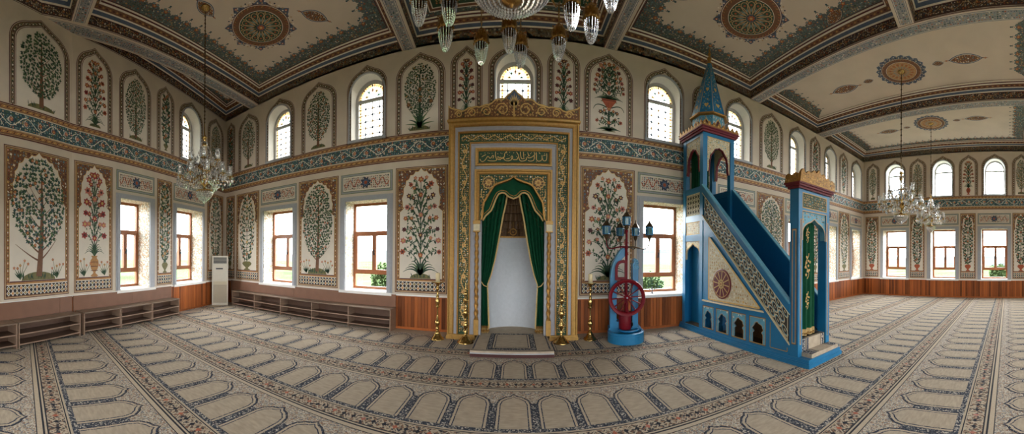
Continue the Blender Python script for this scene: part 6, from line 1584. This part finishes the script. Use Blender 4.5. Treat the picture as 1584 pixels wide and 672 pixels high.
def arm_data(R,z0,z1,sag):
    mb=MB(); pts=[(.04,0,z0),(.1,0,z0+.05),(R*.35,0,z0-.0),(R*.6,0,z0-sag),(R*.82,0,z0-sag*1.1),(R*.96,0,z1-.08),(R,0,z1-.03)]
    mb.tube(pts,[.012,.011,.010,.009,.009,.009,.011],K['brass'],7)
    mb.tube([(R*.5+.05*math.cos(t*.6)*(1-t/14),0,z0-sag*.5+.05*math.sin(t*.6)*(1-t/14)) for t in range(12)],.006,K['brass'],5)
    for i in range(4): mb.bip((R*(.35+.15*i),0,z0-sag-.05-.015*(i%2)),.016,.07,K['crystal'],5)
    return mb.data('arm')
def small_chandelier(label,loc,scale):
    t=thing('chandelier',label,'chandelier',loc,0,None)
    mb=MB(); mb.lathe([(.001,0),(.09,0),(.09,-.02),(.06,-.05),(.02,-.07),(.001,-.075)],K['brass'],n=16); mb.build('ceiling_rose',t)
    mb=MB(); mb.tube([(0,0,-.06),(0,0,-2.3)],.009,K['cord'],6)
    for i in range(31): mb.torus((0,0,-.1-.072*i),.017,.005,K['cord'],8,5,'x' if i%2 else 'y')
    mb.build('hanging_chain',t)
    mb=MB(); mb.lathe([(.008,-2.28),(.012,-2.5),(.03,-2.53),(.05,-2.55),(.055,-2.57),(.03,-2.60),(.022,-2.64),(.04,-2.68),(.05,-2.72),(.03,-2.78),(.016,-2.82),(.02,-2.92),(.034,-2.96),(.024,-3.0),(.018,-3.06),(.03,-3.10),(.05,-3.14),(.055,-3.2),(.04,-3.25),(.03,-3.30),(.05,-3.34),(.085,-3.37),(.09,-3.41),(.06,-3.46),(.03,-3.5),(.02,-3.55),(.05,-3.58),(.16,-3.60),(.165,-3.615),(.001,-3.62)],K['brass'],n=18); mb.build('column',t)
    mb=MB()
    for j in range(6):
        R=.155*math.cos(j*.27)+.005; n=max(5,int(24*R/.16))
        for i in range(n): a=2*PI*(i+.5*(j%2))/n; mb.bip((R*math.cos(a),R*math.sin(a),-3.645-.032*j),.020,.055,K['crystal'],5)
    mb.bip((0,0,-3.82),.03,.09,K['crystal'],6); mb.build('crystal_bowl',t)
    for i in range(10):
        a=2*PI*i/10; mb=MB()
        for q in range(9): f=q/8; R=.05+.26*f; z=-2.66-.42*f-.13*math.sin(PI*f); mb.bip((R*math.cos(a),R*math.sin(a),z),.016,.044,K['crystal'],5)
        mb.tube([((.05+.26*q/16)*math.cos(a),(.05+.26*q/16)*math.sin(a),-2.66-.42*q/16-.13*math.sin(PI*q/16)) for q in range(17)],.003,K['crystal'],4); mb.build('crystal_garland',t)
    mb=MB()
    crystal_cluster(mb,90,.22,-3.5,-2.95,.024,.09,4); crystal_cluster(mb,60,.42,-3.55,-3.2,.024,.09,5); o=mb.build('loose_crystal_drops',t); o['kind']='stuff'
    A1,A2=arm_data(.50,-3.36,-3.33,.07),arm_data(.30,-3.12,-3.02,.04)
    for n,R,zc,ad,o in ((10,.50,-3.36,A1,.15),(6,.30,-3.05,A2,.4)):
        for i in range(n):
            a=2*PI*i/n+o; arm=inst('arm',ad,t,rot=(0,0,a)); z=(-3.36 if R>.4 else -3.05)
            inst('candle_cup',SH['cup'],arm,(R,0,z)); inst('glass_shade',SH['shade'],arm,(R,0,z+.015)); inst('crystal_drops',SH['drops'],arm,(R,0,z))
    t.scale=scale; return t
s1=small_chandelier('crystal chandelier hanging before the left wall arched window',(-5.2,3.4,6.45),(1.02,1.02,1.0))
s2=copy_tree(s1); s2.location=(7.6,2.7,6.45); s2.scale=(1.1,1.1,1.03); s2['label']='larger of the two crystal chandeliers in the right part of the hall'
s3=copy_tree(s1); s3.location=(10.83,2.72,6.45); s3.scale=(.96,.96,1.02); s3['label']='farther crystal chandelier, seen lower right of the larger one'
for s in (s1,s2,s3): s['group']='branched crystal chandeliers'
# the large chandelier in the middle
ch=thing('chandelier','large gilt chandelier with hanging crystal lamps at the top centre of the picture','chandelier',(-.06,3.15,6.45))
mb=MB(); mb.lathe([(.001,0),(.16,0),(.16,-.03),(.10,-.08),(.03,-.11),(.001,-.12)],K['antique'],n=20); mb.build('ceiling_rose',ch)
mb=MB(); mb.lathe([(.03,-.1),(.025,-.5),(.05,-.55),(.09,-.6),(.06,-.68),(.03,-.75),(.03,-1.1),(.07,-1.15),(.13,-1.22),(.15,-1.3),(.10,-1.42),(.05,-1.5),(.05,-1.75),(.12,-1.82),(.2,-1.9),(.24,-1.98)],K['antique'],n=20); mb.build('column',ch)
def bowl(mb,R,H,z,m=K['crystal']):
    for j in range(11):
        t=PI/2*j/11; r=R*math.cos(t)+.004; n=max(6,int(2*PI*r/.034))
        for i in range(n): a=2*PI*(i+.5*(j%2))/n; mb.bip((r*math.cos(a),r*math.sin(a),z-H*math.sin(t)),.019,.046,m,5)
mb=MB(); bowl(mb,.42,.20,-2.08); mb.lathe([(.40,-2.06),(.39,-2.10),(.32,-2.18),(.18,-2.25),(.001,-2.265)],K['shade'],n=32); mb.build('crystal_bowl',ch)
mb=MB(); mb.lathe([(.22,-1.96),(.40,-1.99),(.43,-2.01),(.445,-2.04),(.435,-2.07),(.42,-2.07)],K['antique'],n=36); mb.build('bowl_rim',ch)
mb=MB(); mb.lathe([(.10,-2.255),(.11,-2.27),(.095,-2.29),(.06,-2.31),(.03,-2.325),(.016,-2.335),(.02,-2.345),(.001,-2.36)],K['antique'],n=18); mb.build('bowl_finial',ch)
def lamp_cap():
    mb=MB(); mb.lathe([(.006,.16),(.012,.14),(.02,.135),(.03,.12),(.028,.105),(.045,.095),(.07,.075),(.086,.045),(.092,.015),(.094,-.02),(.098,-.05),(.096,-.075),(.085,-.08)],K['antique'],n=20,sq=lambda a,h:1+.05*math.cos(10*a))
    for i in range(10): a=2*PI*i/10; mb.ball((.098*math.cos(a),.098*math.sin(a),-.062),.014,K['antique'],6)
    for i in range(14): a=2*PI*i/14; mb.ball((.088*math.cos(a),.088*math.sin(a),.03),.011,K['antique'],6); mb.ball((.066*math.cos(a),.066*math.sin(a),.078),.009,K['antique'],6)
    for i in range(5): a=2*PI*i/5; mb.tube([(.07*math.cos(a),.07*math.sin(a),.055),(.105*math.cos(a),.105*math.sin(a),.065),(.112*math.cos(a),.112*math.sin(a),.04)],.006,K['antique'],5)
    return mb.data('crystal_lamp')
def lamp_strands():
    mb=MB(); n=15
    for i in range(n):
        a=2*PI*i/n
        for j in range(11):
            f=j/10; r=.084*(1-f**2*.5); mb.bip((r*math.cos(a),r*math.sin(a),-.09-.021*j),.0095,.026,K['crystal'],4)
    for i in range(7): a=2*PI*i/7; mb.bip((.028*math.cos(a),.028*math.sin(a),-.315),.014,.04,K['crystal'],5)
    mb.bip((0,0,-.325),.016,.05,K['crystal'],5)
    return mb.data('crystal_strands')
LC,LS=lamp_cap(),lamp_strands()
def big_arm(R,z):
    mb=MB(); P_=[(.06,0,-1.32),(.2,0,-1.18),(R*.4,0,-1.22),(R*.62,0,-1.48),(R*.78,0,-1.70),(R*.92,0,-1.72),(R*1.0,0,-1.62),(R*1.03,0,-1.58)]
    mb.tube(P_,[.02,.018,.017,.015,.014,.013,.012,.01],K['antique'],8)
    mb.tube([(R*.55+.10*math.cos(q*.5)*(1-q/18),0,-1.62+.10*math.sin(q*.5)*(1-q/18)) for q in range(16)],.010,K['antique'],6)
    n=int((-1.62-z)/.035)
    for i in range(n): mb.torus((R,0,-1.63-.035*i),.014,.004,K['antique'],8,5,'x' if i%2 else 'y')
    mb.tube([(R,0,-1.62),(R,0,z)],.005,K['antique'],5); return mb.data('arm')
zc=-2.02
AO,AI=big_arm(1.0,zc+.13),big_arm(.70,zc+.13)
for n,R,ad,o in ((12,1.0,AO,math.radians(24)),(5,.70,AI,math.radians(93))):
    for i in range(n):
        a=2*PI*i/n+o; arm=inst('arm',ad,ch,rot=(0,0,a)); l_=inst('crystal_lamp',LC,ch,(R*math.cos(a),R*math.sin(a),zc))
        s_=inst('crystal_strands',LS,l_,(0,0,0)); s_['label']='clear crystal strands'
